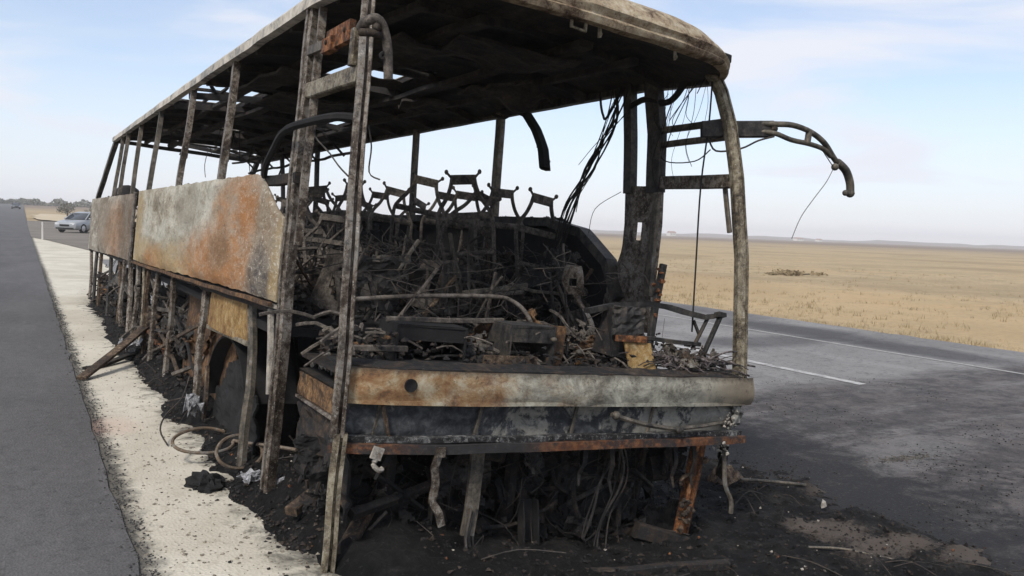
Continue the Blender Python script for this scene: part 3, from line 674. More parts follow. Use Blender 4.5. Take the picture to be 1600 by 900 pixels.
# door rear pillar
m = MB(); m.sweep([(-1.225, 1.0, -.13), (-1.225, 1.0, .6), (-1.225, 1.05, 1.575), (-1.19, 1.14, 2.15), (-1.155, 1.25, 2.63)], [(-0.0323, -0.0298), (0.034, -0.0298), (0.034, 0.0255), (0.0102, 0.0289), (0.0068, 0.0085), (-0.0034, 0.0085), (-0.0068, 0.0306), (-0.0323, 0.0255)], (-1, -.3, 0), .008, 6)
m.build('door_pillar', M['pillar'], bus)
m = MB(); m.sweep([(-1.21, .935, 1.3), (-1.205, .955, 1.6), (-1.165, 1.05, 2.2), (-1.135, 1.15, 2.6)], [(-.014, -.02), (.014, -.02), (.014, .02), (-.014, .02)], (1, 0, 0), .010, 6); m.build('door_pillar_liner', M['pillar'], bus)
# door head: beam, strap, hinge bracket
MB().bar((-1.18, 1.12, 2.13), (-1.18, .33, 2.115), .05, .085, wob=.006, sub=5).build('door_head_beam', M['pale_pillar'], bus)
MB().bar((-1.18, .36, 2.15), (-1.18, .36, 2.32), .05, .10).build('hinge_block', M['pale_pillar'], bus)
MB().bar((-1.19, 1.16, 2.35), (-1.19, .70, 2.335), .02, .05).build('door_strap', M['grey_pillar'], bus)
m = MB(); m.box((-1.205, .60, 2.33), (.03, .34, .10)); m.box((-1.22, .70, 2.30), (.04, .14, .07)); br = m.build('hinge_bracket', M['rust'], bus)
for c_ in ((-1.242, .70, 2.31), (-1.222, .50, 2.34)): MB().ball(c_, .014, 8, 5, (.5, 1, 1)).build('bolt', M['char'], br)
# mirror stub hooked round the corner pillar
mir = MB().tube([(-1.26, .16, 2.28), (-1.28, .06, 2.275), (-1.235, .045, 2.30), (-1.19, .06, 2.26), (-1.165, .06, 2.18), (-1.15, .06, 2.06)], .022, 8, 4).build('mirror_bracket', M['tangle'], bus, smooth=True)
m = MB(); m.tube([(-1.29, .08, 2.235), (-1.25, .04, 2.235), (-1.21, .06, 2.235)], .018, 8, 3); m.tube([(-1.185, .06, 2.17), (-1.20, .05, 2.155), (-1.195, .05, 2.14), (-1.18, .05, 2.145)], .007, 6, 3); m.ball((-1.235, .04, 2.262), .02, 8, 5); m.build('clamp', M['char'], mir, smooth=True)
# door side bits
MB().tube([(-1.12, .45, 1.93), (-1.22, .62, 1.935), (-1.30, 1.01, 1.90), (-1.30, 1.26, 1.81), (-1.28, 1.46, 1.74), (-1.26, 1.56, 1.67)], .024, 7, 4, (1, .7), .008).build('hanging_hose', M['soot'], bus, smooth=True)
MB().tube([(-1.19, .85, 1.95), (-1.21, .78, 1.86), (-1.23, .45, 1.71), (-1.22, .26, 1.63)], .005, 4, 4, None, .02).build('loose_wire', M['wire'], bus)
MB().tube([(-.9, .9, 1.97), (-.95, .7, 1.84), (-1.0, .55, 1.70), (-.98, .45, 1.66)], .004, 4, 4, None, .02).build('loose_wire', M['wire'], bus)

# front posts, lower frame of the near flank
LOW = [(1.80, 1.63, .075, 'grey_pillar'), (3.18, 3.02, .075, 'pillar'), (4.55, 4.55, .055, 'pillar'), (5.58, 5.48, .05, 'pillar'), (6.05, 5.9, .045, 'wood'), (6.45, 6.3, .06, 'pale_pillar'), (7.05, 6.95, .06, 'pillar'), (7.72, 7.30, .085, 'pillar'), (8.25, 8.05, .06, 'pillar'), (8.95, 8.45, .075, 'wood'), (10.1, 9.9, .08, 'dark_pillar'), (11.6, 11.2, .09, 'wood'), (12.4, 12.2, .10, 'dark_pillar'), (13.55, 12.98, .10, 'pillar')]
for yt, yb, w_, mt in LOW:
    zt = .95-.015*yt
    m = MB(); m.sweep([(-1.215+random.uniform(-.01, .01), yt, zt), (-1.22+random.uniform(-.02, .02), (yt+yb)/2+random.uniform(-.08, .08), .4), (-1.225, yb, -.16)], pillar_prof(w_*.8, .04, .010), (-1, -.2, 0), .014, 5)
    m.build('lower_post', M[mt], bus)
MB().bar((-1.235, 1.24, .93), (-1.225, 1.15, .47), .035, .03, (1, 0, 0), .008, 5).build('door_rail', M['paleash'], bus)
MB().bar((-1.235, 1.75, .945), (-1.235, 1.10, .955), .02, .025, wob=.006, sub=5).build('door_rail', M['paleash'], bus)
MB().sheet(lambda u, v_: (-1.20-.02*math.sin(u*3)+.01*fbm(u, v_, 3), 1.83+1.15*u, .66+.27*v_-.03*(1-v_)*u), 14, 6, .008).build('skirt_panel', M['ochre'], bus, smooth=True)
MB().bar((-1.20, 1.8, .66), (-1.20, 3.0, .625), .03, .03, wob=.008, sub=6).build('skirt_rail', M['pale_pillar'], bus)
MB().sheet(lambda u, v_: (-1.08+.02*fbm(u, v_, 3), 2.6+1.9*u, .0+.85*v_), 10, 8, .008).build('bay_wall', M['step'], bus)
for (a, b, w_, mt) in (((-1.19, 5.6, .05), (-1.19, 3.25, .62), .03, 'wood'), ((-1.18, 3.5, -.02), (-1.18, 6.3, .45), .035, 'wood'), ((-1.16, 5.2, .70), (-1.16, 3.35, .15), .03, 'char'), ((-1.15, 9.6, .5), (-1.15, 8.0, .45), .09, 'grey_pillar'), ((-1.1, 12.9, .35), (-1.1, 11.4, .3), .05, 'char'), ((-1.1, 7.2, .35), (-1.1, 4.7, .55), .04, 'tangle'), ((-1.15, 6.8, .2), (-1.15, 5.0, .1), .04, 'rust')):
    MB().bar(a, b, w_, w_*.7, (1, 0, 0), .02, 6).build('fallen_brace', M[mt], bus)
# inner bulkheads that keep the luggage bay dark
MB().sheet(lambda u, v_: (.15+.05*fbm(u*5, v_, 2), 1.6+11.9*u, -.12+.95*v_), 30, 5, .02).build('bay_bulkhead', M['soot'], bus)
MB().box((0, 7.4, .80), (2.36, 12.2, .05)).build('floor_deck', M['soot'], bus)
m = MB()
for i in range(230):
    y_ = 2.9+10.4*random.random(); x_ = -1.12+.8*random.random()**1.5; z_ = random.uniform(-.1, .62)
    d = Vector((random.gauss(0, .15), random.gauss(0, .3), random.gauss(0, .25)))
    p_ = Vector((x_, y_, z_))
    m.tube([p_, p_+d*.5+Vector((random.gauss(0, .05), 0, random.gauss(0, .05))), p_+d], random.choice((.005, .008, .012, .018)), 5, 3)
m.build('bay_tangle', M['tangle'], bus, kind='stuff')
m = MB()
for i in range(500):
    y_ = 3.0+10.4*random.random(); x_ = -1.22+.7*random.random()**1.3; m.chunk((x_, y_, -.08+.42*random.random()**2), random.uniform(.02, .07), random.uniform(.4, 1))
m.build('bay_rubble', M['char'], bus, kind='stuff')

# wheels (tyres burnt to the casing)
def wheel(x_, y_, s_):
    w_ = empty('wheel', (0, 0, 0), '', ''); del w_['label'], w_['category']; w_.parent = bus; w_.location = (x_, y_, .22)
    pr = []; n = 36; v = []; f = []
    sec = [(-.12, .30), (-.14, .36), (-.13, .44), (-.08, .465), (.08, .465), (.13, .44), (.14, .36), (.12, .30)]
    for k in range(n):
        a_ = 2*PI*k/n
        for (u, r_) in sec:
            r2 = r_+.02*fbm(a_*2, u*5, 1.5); v.append((u, r2*math.cos(a_), r2*math.sin(a_)*(.93 if math.sin(a_) < 0 else 1)))
    ns = len(sec)
    for k in range(n):
        for j in range(ns):
            f.append((k*ns+j, k*ns+(j+1) % ns, ((k+1) % n)*ns+(j+1) % ns, ((k+1) % n)*ns+j))
    MB().add(v, f).build('tyre', M['tyre'], w_, smooth=True)
    m = MB(); v = []; f = []; sec = [(-.11, .30), (-.05, .28), (-.03, .20), (-.09, .14), (-.10, .0)]
    for (u, r_) in sec:
        for k in range(24): v.append((s_*-u*1.0, r_*math.cos(2*PI*k/24), r_*math.sin(2*PI*k/24)))
    for i in range(len(sec)-1):
        for k in range(24): f.append((i*24+k, i*24+(k+1) % 24, (i+1)*24+(k+1) % 24, (i+1)*24+k))
    m.add(v, f); 
    for k in range(10): m.ball((s_*.05, .23*math.cos(2*PI*k/10), .23*math.sin(2*PI*k/10)), .018, 6, 4)
    m.build('rim', M['char'], w_, smooth=True)
wheel(-.92, 2.42, -1); wheel(1.02, 2.5, 1); wheel(-1.02, 9.35, -1); wheel(1.02, 9.35, 1)
# black mudguard shell over the near front wheel
def mg(u, v_):
    a_ = PI*(.02+.72*u); return (-1.17+.3*v_, 2.40-.0+.56*math.cos(PI-a_)*-1*-1, .16+.46*math.sin(a_)+.02*fbm(u*3, v_, 2))
MB().sheet(lambda u, v_: (-1.18+.34*v_, 2.42-.60*math.cos(PI*(.0+.9*u))*-1, .12+.50*math.sin(PI*(.0+.9*u))), 18, 5, .015).build('mudguard', M['tyre'], bus, smooth=True)
MB().sheet(lambda u, v_: (-1.13+.03*fbm(u*2, v_*2, 2), 1.7+1.15*u, -.12+.62*v_), 30, 30, .015, lambda u, v_: (v_ < .55) or (u-.45)**2*4+(v_-.5)**2*3.4 < .75).build('wheel_housing', M['tyre'], bus)
MB().bar((-1.19, 2.95, .34), (-1.2, 2.85, -.18), .07, .02, (1, 0, 0), .02, 5).build('torn_strip', M['wood'], bus)

# door steps
MB().sheet(lambda u, v_: (-1.135+.012*fbm(u*3, v_*3, 2), .12+.80*u, .525+.115*v_), 12, 4, .012).build('step_riser', M['ochre_step'], bus)
MB().box((-1.10, .52, .652), (.08, .80, .012), None, .006).build('step_tread', M['char'], bus)
MB().box((-1.115, .52, .512), (.07, .80, .012), None, .006).build('step_tread', M['pillar'], bus)
MB().sheet(lambda u, v_: (-1.12+.035*fbm(u*3, v_*3, 2), .12+.80*u, .06+.445*v_), 16, 12, .012, lambda u, v_: v_+.45*fbm(u*3, v_*2, 2) > .25).build('step_riser', M['sooty_step'], bus)
MB().bar((-1.0, .96, .1), (-1.0, .96, .86), .05, .05, wob=.01, sub=4).build('step_post', M['char'], bus)
MB().bar((-1.04, .1, .72), (-1.04, .95, .72), .04, .025, wob=.01, sub=4).build('step_rail', M['grey_pillar'], bus)
m = MB()
for i in range(26): m.chunk((-1.04+random.uniform(-.04, .04), .78+random.uniform(-.14, .14), .70+random.uniform(-.04, .04)), random.uniform(.01, .035))
m.build('ash_lump', M['paleash'], bus, kind='stuff')

# far side: twin B posts, bars, A pillar, mirror arm
m = MB(); m.sweep([side(1, 1.25, 1.9, -.03), side(1, 1.27, 2.3, -.03), side(1, 1.30, 2.68, -.03)], [(-.04, -.03), (.04, -.03), (.04, .03), (-.04, .03)], (1, 0, 0), .006, 5); m.build('twin_post', M['dark_pillar'], bus)
m = MB(); m.sweep([side(1, .98, 1.9, -.03), side(1, .99, 2.3, -.03), side(1, 1.05, 2.68, -.03)], [(-.065, -.03), (.065, -.03), (.065, .03), (-.065, .03)], (1, 0, 0), .006, 5); m.build('twin_post', M['dark_pillar'], bus)
def bpl(u, v_):
    z_ = .95+1.0*v_; flare = .16*(1-sstep(1.1, 1.55, z_)); y0 = .92+.0*v_; y1 = 1.30+flare+.02*v_
    y_ = y0+(y1-y0)*u; return (hw(z_)-.012-.012*math.cos(u*9), y_, z_)
MB().sheet(bpl, 20, 40, .03, lambda u, v_: not (.52 < u < .66 and .62 < v_ < .74)).build('post_web', M['pillar'], bus, smooth=True)
MB().bar((1.19, .93, 1.2), (1.19, .95, 1.95), .06, .03, (1, 0, 0), .006, 5).build('post_flange', M['grey_pillar'], bus)
m = MB(); m.sweep([(1.215, .06, .79), (1.215, .15, 1.5), (1.19, .235, 1.97), (1.165, .31, 2.28), (1.145, .40, 2.50), (1.115, .43, 2.575), (1.04, .40, 2.60)], [(-0.036, -0.032), (0.036, -0.032), (0.036, 0.008), (0.0272, 0.0272), (0.0128, 0.0336), (0.0096, 0.024), (0.0032, 0.024), (0, 0.0352), (-0.0224, 0.0288), (-0.036, 0.0096)], (-.2, -1, 0), .005, 6); m.build('corner_pillar', M['pale_pillar'], bus)
for (y1, z1, y0, z0, h_, mt) in ((.96, 2.315, .33, 2.315, .04, 'grey_pillar'), (.96, 2.215, .30, 2.225, .038, 'grey_pillar'), (.96, 1.965, .24, 1.955, .085, 'pillar')):
    MB().bar((hw(z1)-.03, y1, z1), (hw(z0)-.035, y0, z0), .04, h_, wob=.004, sub=5).build('cross_bar', M[mt], bus)
MB().bar((1.22, .36, 1.93), (1.24, .30, 1.65), .03, .02, (1, 0, 0), .01, 4).build('bent_strip', M['grey_pillar'], bus)
arm = MB().bar((1.04, .43, 2.255), (1.44, .24, 2.31), .05, .10, wob=.004, sub=4).build('mirror_arm', M['dark_pillar'], bus)
m = MB(); m.tube([(1.36, .27, 2.335), (1.43, .21, 2.338), (1.55, .18, 2.35), (1.70, .17, 2.335), (1.84, .17, 2.29), (1.95, .17, 2.21), (2.02, .17, 2.17)], .018, 8, 4)
m.tube([(1.36, .27, 2.285), (1.43, .21, 2.283), (1.55, .18, 2.26), (1.70, .17, 2.26), (1.84, .17, 2.25), (1.92, .17, 2.215)], .016, 8, 4)
m.tube([(1.69, .17, 2.335), (1.685, .17, 2.26)], .02, 8, 2); m.build('arm_tube', M['grey_pillar'], arm, smooth=True)
m = MB(); m.tube([(1.99, .17, 2.19), (2.08, .17, 2.15), (2.135, .17, 2.08), (2.15, .17, 2.02)], .026, 8, 4); m.tube([(2.155, .17, 2.02), (2.10, .16, 2.005)], .016, 8, 2); m.ball((2.15, .17, 2.012), .03, 8, 6); m.ball((2.09, .16, 2.005), .02, 8, 6); m.ball((1.965, .165, 2.155), .024, 8, 6); m.build('arm_end', M['grey_pillar'], arm, smooth=True)
m = MB(); m.ball((1.43, .215, 2.31), .022, 8, 5); m.build('bolt', M['char'], arm)
MB().tube([(1.82, .17, 2.25), (1.91, .165, 2.18), (1.955, .165, 2.15)], .004, 4, 3).build('loose_wire', M['wire'], arm)
MB().tube([(1.955, .165, 2.15), (1.90, .165, 2.05), (1.80, .165, 1.93), (1.70, .165, 1.80), (1.64, .165, 1.66)], .003, 4, 4).build('loose_wire', M['wire'], arm)
MB().tube([(1.42, .2, 2.26), (1.32, .23, 2.22), (1.23, .28, 2.16), (1.10, .35, 2.13), (1.08, .4, 2.20)], .006, 5, 4).build('loose_wire', M['wire'], arm)

# hanging cables
WIRES = [([(1.07, .42, 2.60), (1.085, .42, 2.31), (1.065, .41, 1.92), (1.09, .4, 1.41), (1.12, .4, 1.02)], .007),
         ([(1.12, .74, 2.63), (1.13, .86, 2.41), (1.17, .95, 2.2), (1.15, .85, 2.1), (1.12, .55, 2.08), (1.1, .4, 2.14)], .005),
         ([(1.14, .63, 2.62), (1.12, .78, 2.32), (1.17, .90, 2.15)], .004), ([(1.12, .55, 2.62), (1.1, .68, 2.48), (1.13, .84, 2.36)], .004), ([(1.1, .5, 2.62), (1.09, .56, 2.5)], .004),
         ([(1.15, .9, 2.55), (1.12, .98, 2.4), (1.14, .9, 2.25), (1.17, .98, 2.05)], .003)]
for i in range(13):
    q = [random.uniform(-.05, .05) for _ in range(8)]
    pts = [(1.10+q[0]*.4, 1.36+q[1]*1.6, 2.63), (1.12+q[2]*.3, 1.45+q[3]*2.0, 2.40+q[4]), (1.13, 1.66+q[5]*1.6, 2.08), (1.12, 1.86+q[6]*1.8, 1.76), (1.08, 1.90+q[7]*2, 1.35+q[0])]
    WIRES.append((pts, random.choice((.004, .006, .008))))
WIRES += [([(1.12, 1.62, 2.64), (1.12, 1.60, 2.55), (1.12, 1.56, 2.47), (1.11, 1.5, 2.44), (1.12, 1.38, 2.60)], .012),
          ([(1.1, 1.2, 2.5), (1.05, 1.5, 2.2), (1.05, 1.62, 2.0), (1.06, 1.68, 1.75)], .004), ([(1.1, 1.25, 2.45), (1.02, 1.45, 2.25), (1.05, 1.7, 2.1)], .003), ([(1.12, 1.25, 1.9), (1.1, 1.5, 1.78), (1.1, 1.55, 1.6)], .003)]
for i in range(9):
    x_ = 1.12; y0 = random.uniform(.5, .9); L_ = random.uniform(.15, .7); q = random.uniform(-.12, .12)
    WIRES.append(([(x_, y0, 2.62), (x_, y0+q*.5, 2.62-L_*.4), (x_+.03, y0+q+.08, 2.62-L_*.75), (x_+.02, y0+q*1.2, 2.62-L_)], random.choice((.0018, .0025, .003))))
for pts, r_ in WIRES: MB().tube(pts, r_*.8, 5, 5, None, .0015).build('hanging_cable', M['cable'], bus)
MB().tube([(1.13, .62, 2.66), (1.13, .72, 2.60), (1.14, .82, 2.52), (1.14, .92, 2.49), (1.12, 1.1, 2.53), (1.12, 1.24, 2.50)], .022, 7, 4).build('hanging_hose', M['soot'], bus, smooth=True)
# torn duct hanging from the roof edge
duct_pts = [(.98, 2.75, 2.58), (.95, 2.52, 2.575), (.93, 2.30, 2.50), (.92, 2.13, 2.36), (.92, 1.99, 2.20), (.92, 1.93, 2.06)]
m = MB(); m.sweep(duct_pts, [(-.055, -.015), (-.02, -.03), (.03, -.02), (.06, .0), (.03, .025), (-.03, .02)], (0, .3, 1), .012, 6)
for i in range(60):
    k = random.random()*5; a_ = Vector(duct_pts[int(k)]).lerp(Vector(duct_pts[int(k)+1]), k-int(k)); m.chunk(a_+Vector((random.gauss(0, .018), random.gauss(0, .006), random.gauss(0, .006))), random.uniform(.014, .024))
m.build('hanging_duct', M['tyre'], bus)
MB().tube([(.98, 2.95, 2.585), (.97, 2.8, 2.54), (.96, 2.7, 2.53), (.95, 2.6, 2.55)], .014, 6, 3).build('hanging_hose', M['soot'], bus)
# bits hanging from the roof at the rear
for i in range(14):
    x_, y_ = random.uniform(-1, .9), random.uniform(6.2, 11.4); L_ = random.uniform(.12, .45)
    MB().tube([(x_, y_, 2.66), (x_+random.uniform(-.04, .04), y_, 2.64-L_*.5), (x_+random.uniform(-.05, .05), y_+random.uniform(-.05, .05), 2.64-L_)], random.choice((.006, .012, .02)), 5, 3).build('hanging_scrap', M['char'], bus)
MB().bar((-.3, 7.3, 2.66), (-.27, 7.32, 2.2), .07, .012, wob=.03, sub=5).build('hanging_strip', M['grey_pillar'], bus)
MB().bar((.95, 6.3, 2.45), (.95, 11.4, 2.40), .03, .03, wob=.03, sub=14).build('luggage_rail', M['char'], bus)
MB().bar((.65, 6.3, 2.52), (.65, 11.4, 2.50), .03, .03, wob=.03, sub=14).build('luggage_rail', M['char'], bus)
for y_ in (6.6, 7.7, 8.8, 9.9, 11.0): MB().bar((.95, y_, 2.42), (.65, y_, 2.66), .025, .025, wob=.01, sub=4).build('rack_hanger', M['char'], bus)

# ---- front beam, recess, flange
def bandsheet(z0, z1, off, n=60, m_=10, bulge=.0, wob=.006, seed=0, x0=-1.245, x1=1.30):
    def fn(u, v_):
        X = x0+(x1-x0)*u; z_ = z0+(z1-z0)*v_
        return (X, by(X)+off-bulge*math.sin(PI*v_)+wob*fbm(X*1.5, z_*4, 1.6, 4, seed), z_+.004*fbm(X, z_, 3, 3, seed+3))
    return fn
bm = MB().sheet(bandsheet(.645, .80, -.005, bulge=.012, wob=.018), 70, 10, .012).build('front_beam', M['beam'], bus, smooth=True)
MB().sweep([(-1.23+.123*i, by(-1.23+.123*i)-.006, .652) for i in range(21)], [(-.012, -.01), (.012, -.01), (.012, .008), (-.012, .008)], (0, 0, 1), .004).build('beam_lip', M['beam'], bm)
MB().sheet(lambda u, v_: (-1.24+2.48*u, by(-1.24+2.48*u)-.002+.14*v_, .802+.018*v_+.010*fbm(u*7, v_*2, 2)), 60, 5, .008).build('beam_shelf', M['char'], bm)
m = MB(); n = 16; v = []; f = []
for k in range(n):
    for (r_, dy) in ((.030, .02), (.030, -.014), (.024, -.012), (.0, -.009)): v.append((-.925+r_*math.cos(2*PI*k/n), .0+dy, .735+r_*math.sin(2*PI*k/n)))
for k in range(n):
    o, q = k*4, ((k+1) % n)*4; f += [(o, q, q+1, o+1), (o+1, q+1, q+2, o+2), (o+2, q+2, q+3)]
m.add(v, f).build('towing_socket', M['soot'], bm, smooth=True)
MB().sheet(bandsheet(.47, .645, .055, wob=.03, seed=4, x0=-1.2, x1=1.22), 90, 16, .008).build('front_recess_panel', M['recess'], bus, smooth=True)
m = MB(); m.sweep([(-1.23+.0615*i, by(-1.23+.0615*i)+.01, .482) for i in range(41)], [(-.02, -.014), (.02, -.014), (.02, .012), (-.02, .012)], (0, 0, 1), .012); m.build('recess_lip', burnt('sooty lip with pale burnt edge', [(0, SOOT), (.5, CHAR), (.75, (.10, .10, .10)), (1, (.30, .29, .27))], 5, (1, 1, 1), .5, ASH), bus)
m = MB(); m.sweep([(-1.245+.1245*i, by(-1.245+.1245*i)-.005, .445) for i in range(21)], [(-.03, -.022), (.03, -.022), (.03, .02), (-.03, .02)], (0, 0, 1), .010, 2); m.build('front_flange', M['flange'], bus)
for X in (-1.05, -.55, .02, .53): MB().bar((X, by(X)+.04, .475), (X+.03, by(X)+.045, .645), .012, .018, wob=.008, sub=4).build('recess_stay', M['grey_pillar'], bus)
MB().bar((-.98, .045, .48), (-1.03, .035, .64), .02, .012, wob=.01, sub=4).build('recess_stay', M['wood'], bus)
m = MB(); m.tube([(.22, -.02, .60), (.42, -.045, .555), (.67, -.045, .52), (.69, -.05, .52)], .013, 7, 3, None, .006); m.tube([(.66, -.045, .525), (.9, -.02, .535), (1.06, .03, .535), (1.14, .07, .525)], .011, 7, 3, None, .006)
for p in ((.67, -.05, .52), (.25, -.02, .595), (1.12, .05, .53)): m.ball(p, .024, 8, 6)
m.build('push_rod', M['grey_pillar'], bus, smooth=True)
m = MB()
for i in range(18): m.chunk((1.10+random.gauss(0, .03), .03+random.gauss(0, .01), .53+random.gauss(0, .03)), random.uniform(.006, .016))
m.build('ash_lump', M['paleash'], bus, kind='stuff')
# crushed right front corner wrapping round
def cnr(u, v_):
    a_ = u*PI*.55; return (1.15+.165*math.sin(a_)+.035*fbm(u*3, v_*3, 2), .03+.20*(1-math.cos(a_))+.03*fbm(u*4, v_*3, 2, 3, 2), .52+.31*v_+.025*fbm(u*4, v_*2, 2, 3, 6))
MB().sheet(cnr, 22, 26, .010, lambda u, v_: v_ < .86+.3*fbm(u*4, 2, 1.5)).build('corner_skin', M['recess'], bus, smooth=True)
MB().sheet(lambda u, v_: (1.22+.06*u+.03*fbm(u*2, v_*3, 2), .10+.12*u, .47-.30*v_), 6, 10, .012).build('hanging_corner_skin', M['char'], bus)
MB().tube([(1.12, .05, .43), (1.16, .06, .3), (1.18, .05, .17), (1.24, .05, .08), (1.25, .05, .0)], .014, 6, 3, None, .02).build('hanging_scrap', M['grey_pillar'], bus)
m = MB()
for i in range(20): m.chunk((1.10+random.gauss(0, .03), .02+random.gauss(0, .02), .40+random.gauss(0, .035)), random.uniform(.006, .018))
m.build('ash_lump', M['paleash'], bus, kind='stuff')

# ---- below the flange
m = MB(); m.box((-1.065, -.035, .44), (.05, .012, .055), Matrix.Rotation(.3, 3, 'Y')); m.tube([(-1.06, -.03, .42), (-1.075, -.03, .39), (-1.05, -.035, .365), (-1.03, -.03, .37)], .012, 6, 3); m.build('tow_clip', M['paleash'], bus)
m = MB(); m.box((-.755, -.035, .435), (.045, .012, .045)); m.sweep([(-.755, -.03, .42), (-.765, -.02, .36), (-.75, -.015, .28), (-.765, -.02, .20), (-.73, -.03, .15), (-.71, -.03, .09)], [(-.018, -.006), (.018, -.006), (.018, .006), (-.018, .006)], (0, 1, 0), .012, 3); m.build('hanging_strap', M['pillar'], bus)
m = MB(); m.sweep([(-.49, .09, .42), (-.495, .09, .25), (-.50, .08, .10), (-.51, .07, .0)], [(-.035, -.01), (.035, -.01), (.035, .01), (-.035, .01)], (0, 1, 0), .012, 4); m.build('hanging_strap', M['grey_pillar'], bus)
m = MB()
for i in range(4):
    q = random.uniform(-.03, .03); m.tube([(-.5+q, .08, .12+q), (-.52+q*2, .05, .0), (-.5+q*3, .03+q, -.1), (-.5+q*5, .0, -.22+q)], random.choice((.003, .005, .008)), 5, 3, None, .06)
m.build('melted_drip', M['dark_pillar'], bus)
m = MB(); m.sweep([(1.01, .14, .43), (1.01, .14, .2), (.99, .15, .0), (.97, .16, -.20)], pillar_prof(.075, .06, .015), (0, -1, 0), .02, 4); m.build('lower_bracket', M['rust'], bus)
m = MB(); m.bar((1.02, .13, -.19), (.66, .20, -.10), .06, .09, wob=.025, sub=6); m.build('lower_bracket_arm', M['char'], bus)
m = MB()
for i in range(16): m.chunk((.93+random.gauss(0, .025), .09, .02+random.gauss(0, .04)), random.uniform(.012, .03))
m.tube([(.97, .1, .22), (.90, .09, .22), (.86, .09, .19), (.87, .09, .17)], .012, 6, 3); m.ball((1.05, .1, .3), .02)
m.build('bracket_scale', M['wood'], bus, kind='stuff')
for k in range(5):
    q = random.uniform(-.06, .06); x0 = .40+q
    MB().tube([(.40+q*.3, .13, .42), (x0, .12, .30), (x0-.05+q, .11, .18), (x0-.08+q*.6, .12, .04), (x0-.10+q, .12, -.15-q)], random.choice((.004, .005, .007)), 5, 4, None, .05).build('hanging_cable', M['wire'] if k % 3 == 0 else M['cable'], bus)
for x_ in (-.42, .42): MB().bar((x_, .35, .28), (x_, 13.2, .28), .08, .20, wob=.01, sub=10).build('chassis_rail', M['soot'], bus)
m = MB(); m.bar((-1.0, 2.42, .2), (1.0, 2.42, .2), .12, .12); m.tube([(-.9, 2.1, .15), (0, 2.05, .12), (.9, 2.1, .15)], .04, 8, 3); m.build('front_axle', M['soot'], bus)
MB().box((0, .75, .22), (2.1, .04, .72)).build('front_bulkhead', M['soot'], bus)
for (a, b, w_) in (((-.15, .3, .40), (-.12, .35, -.25), .06), ((.17, .3, .42), (.2, .4, -.3), .05), ((.62, .35, .42), (.60, .3, -.12), .05), ((.78, .35, .4), (.77, .35, -.15), .04), ((-.9, .2, .38), (-.85, .3, -.05), .06), ((-1.1, .15, .12), (-.55, .3, .20), .05), ((-.05, .4, .1), (.6, .45, .05), .07), ((-.3, .3, -.1), (.3, .32, -.2), .05)):
    MB().bar(a, b, w_, w_*.8, (1, .2, .1), .02, 5).build('chassis_stay', M['char'], bus)
MB().sheet(lambda u, v_: (.28+.38*u, .42+.05*fbm(u*2, v_*2, 2), -.1+.42*v_), 8, 8, .02, lambda u, v_: (u-.5)**2+(v_-.5)**2 < .3).build('burnt_lamp_housing', M['dark_pillar'], bus)
m = MB(); m.sweep([(-.42, .35, .36), (-.3, .33, .35), (-.2, .33, .33)], [(-.05, -.05), (.05, -.05), (.05, .05), (-.05, .05)], (0, 0, 1), .01, 2); m.build('tow_bracket', M['char'], bus)
m = MB()
for i in range(120):
    p_ = Vector((random.uniform(-1.15, 1.15), random.uniform(.2, .7), random.uniform(-.25, .40))); d = Vector((random.gauss(0, .14), random.gauss(0, .06), random.gauss(0, .14)))
    m.tube([p_, p_+d*.5+Vector((random.gauss(0, .03), 0, random.gauss(0, .03))), p_+d], random.choice((.004, .006, .010, .014)), 5, 2)
for i in range(260): m.chunk((random.uniform(-1.15, 1.15), random.uniform(.2, .7), -.25+.3*random.random()**2+.25*(random.random() < .25)), random.uniform(.015, .05))
m.build('underfront_tangle', M['char'], bus, kind='stuff')
m = MB()
for i in range(60): m.chunk((random.uniform(-1.15, -.6), random.uniform(.2, .5), random.uniform(-.05, .34)), random.uniform(.004, .014), .6)
m.build('pale_flakes', M['grey_pillar'], bus, kind='stuff')

# ---- dashboard wreck
MB().box((0, .50, .735), (2.3, .75, .02)).build('cab_floor', M['char'], bus)
MB().tube([(-1.02, .58, 1.06), (-.66, .6, 1.10), (-.2, .6, 1.13), (-.07, .59, 1.11), (.0, .55, 1.05), (.05, .52, .95)], .012, 8, 4).build('dash_pipe', M['tangle'], bus, smooth=True)
MB().bar((-.86, .5, .98), (-.18, .5, 1.01), .035, .025, wob=.01, sub=6).build('dash_rail', M['tangle'], bus)
MB().bar((-1.1, .35, .845), (-.80, .35, .85), .035, .03, wob=.006, sub=4).build('dash_rail', M['tangle'], bus)
def box5(c, d, name, mat, rz=0, jit=.012):
    rt = Matrix.Rotation(rz, 3, 'Z'); a, b, e = d; t_ = .012; m = MB()
    for (cc, dd) in (((0, b/2, 0), (a, t_, e)), ((-a/2, 0, 0), (t_, b, e)), ((a/2, 0, 0), (t_, b, e)), ((0, 0, e/2), (a, b, t_)), ((0, 0, -e/2), (a, b, t_)), ((0, -b/2+.01, e*.28), (a*.96, t_, e*.42))):
        m.box(Vector(c)+rt @ Vector(cc), dd, rt, jit*.3)
    return m.build(name, mat, bus)
box5((-.10, .42, .90), (.28, .22, .20), 'dash_box', M['dark_pillar'], .05); box5((-.66, .48, .88), (.36, .3, .18), 'dash_box', M['soot'], -.1)
MB().sheet(lambda u, v_: (.04+.10*u+.02*fbm(u, v_, 3), .36, .79+.22*v_), 4, 6, .01).build('dash_plate', M['step'], bus)
MB().sheet(lambda u, v_: (-.42+.32*u, .25, .80+.05*v_+.01*fbm(u*4, v_, 2)), 8, 2, .012).build('dash_plate', M['wood'], bus)
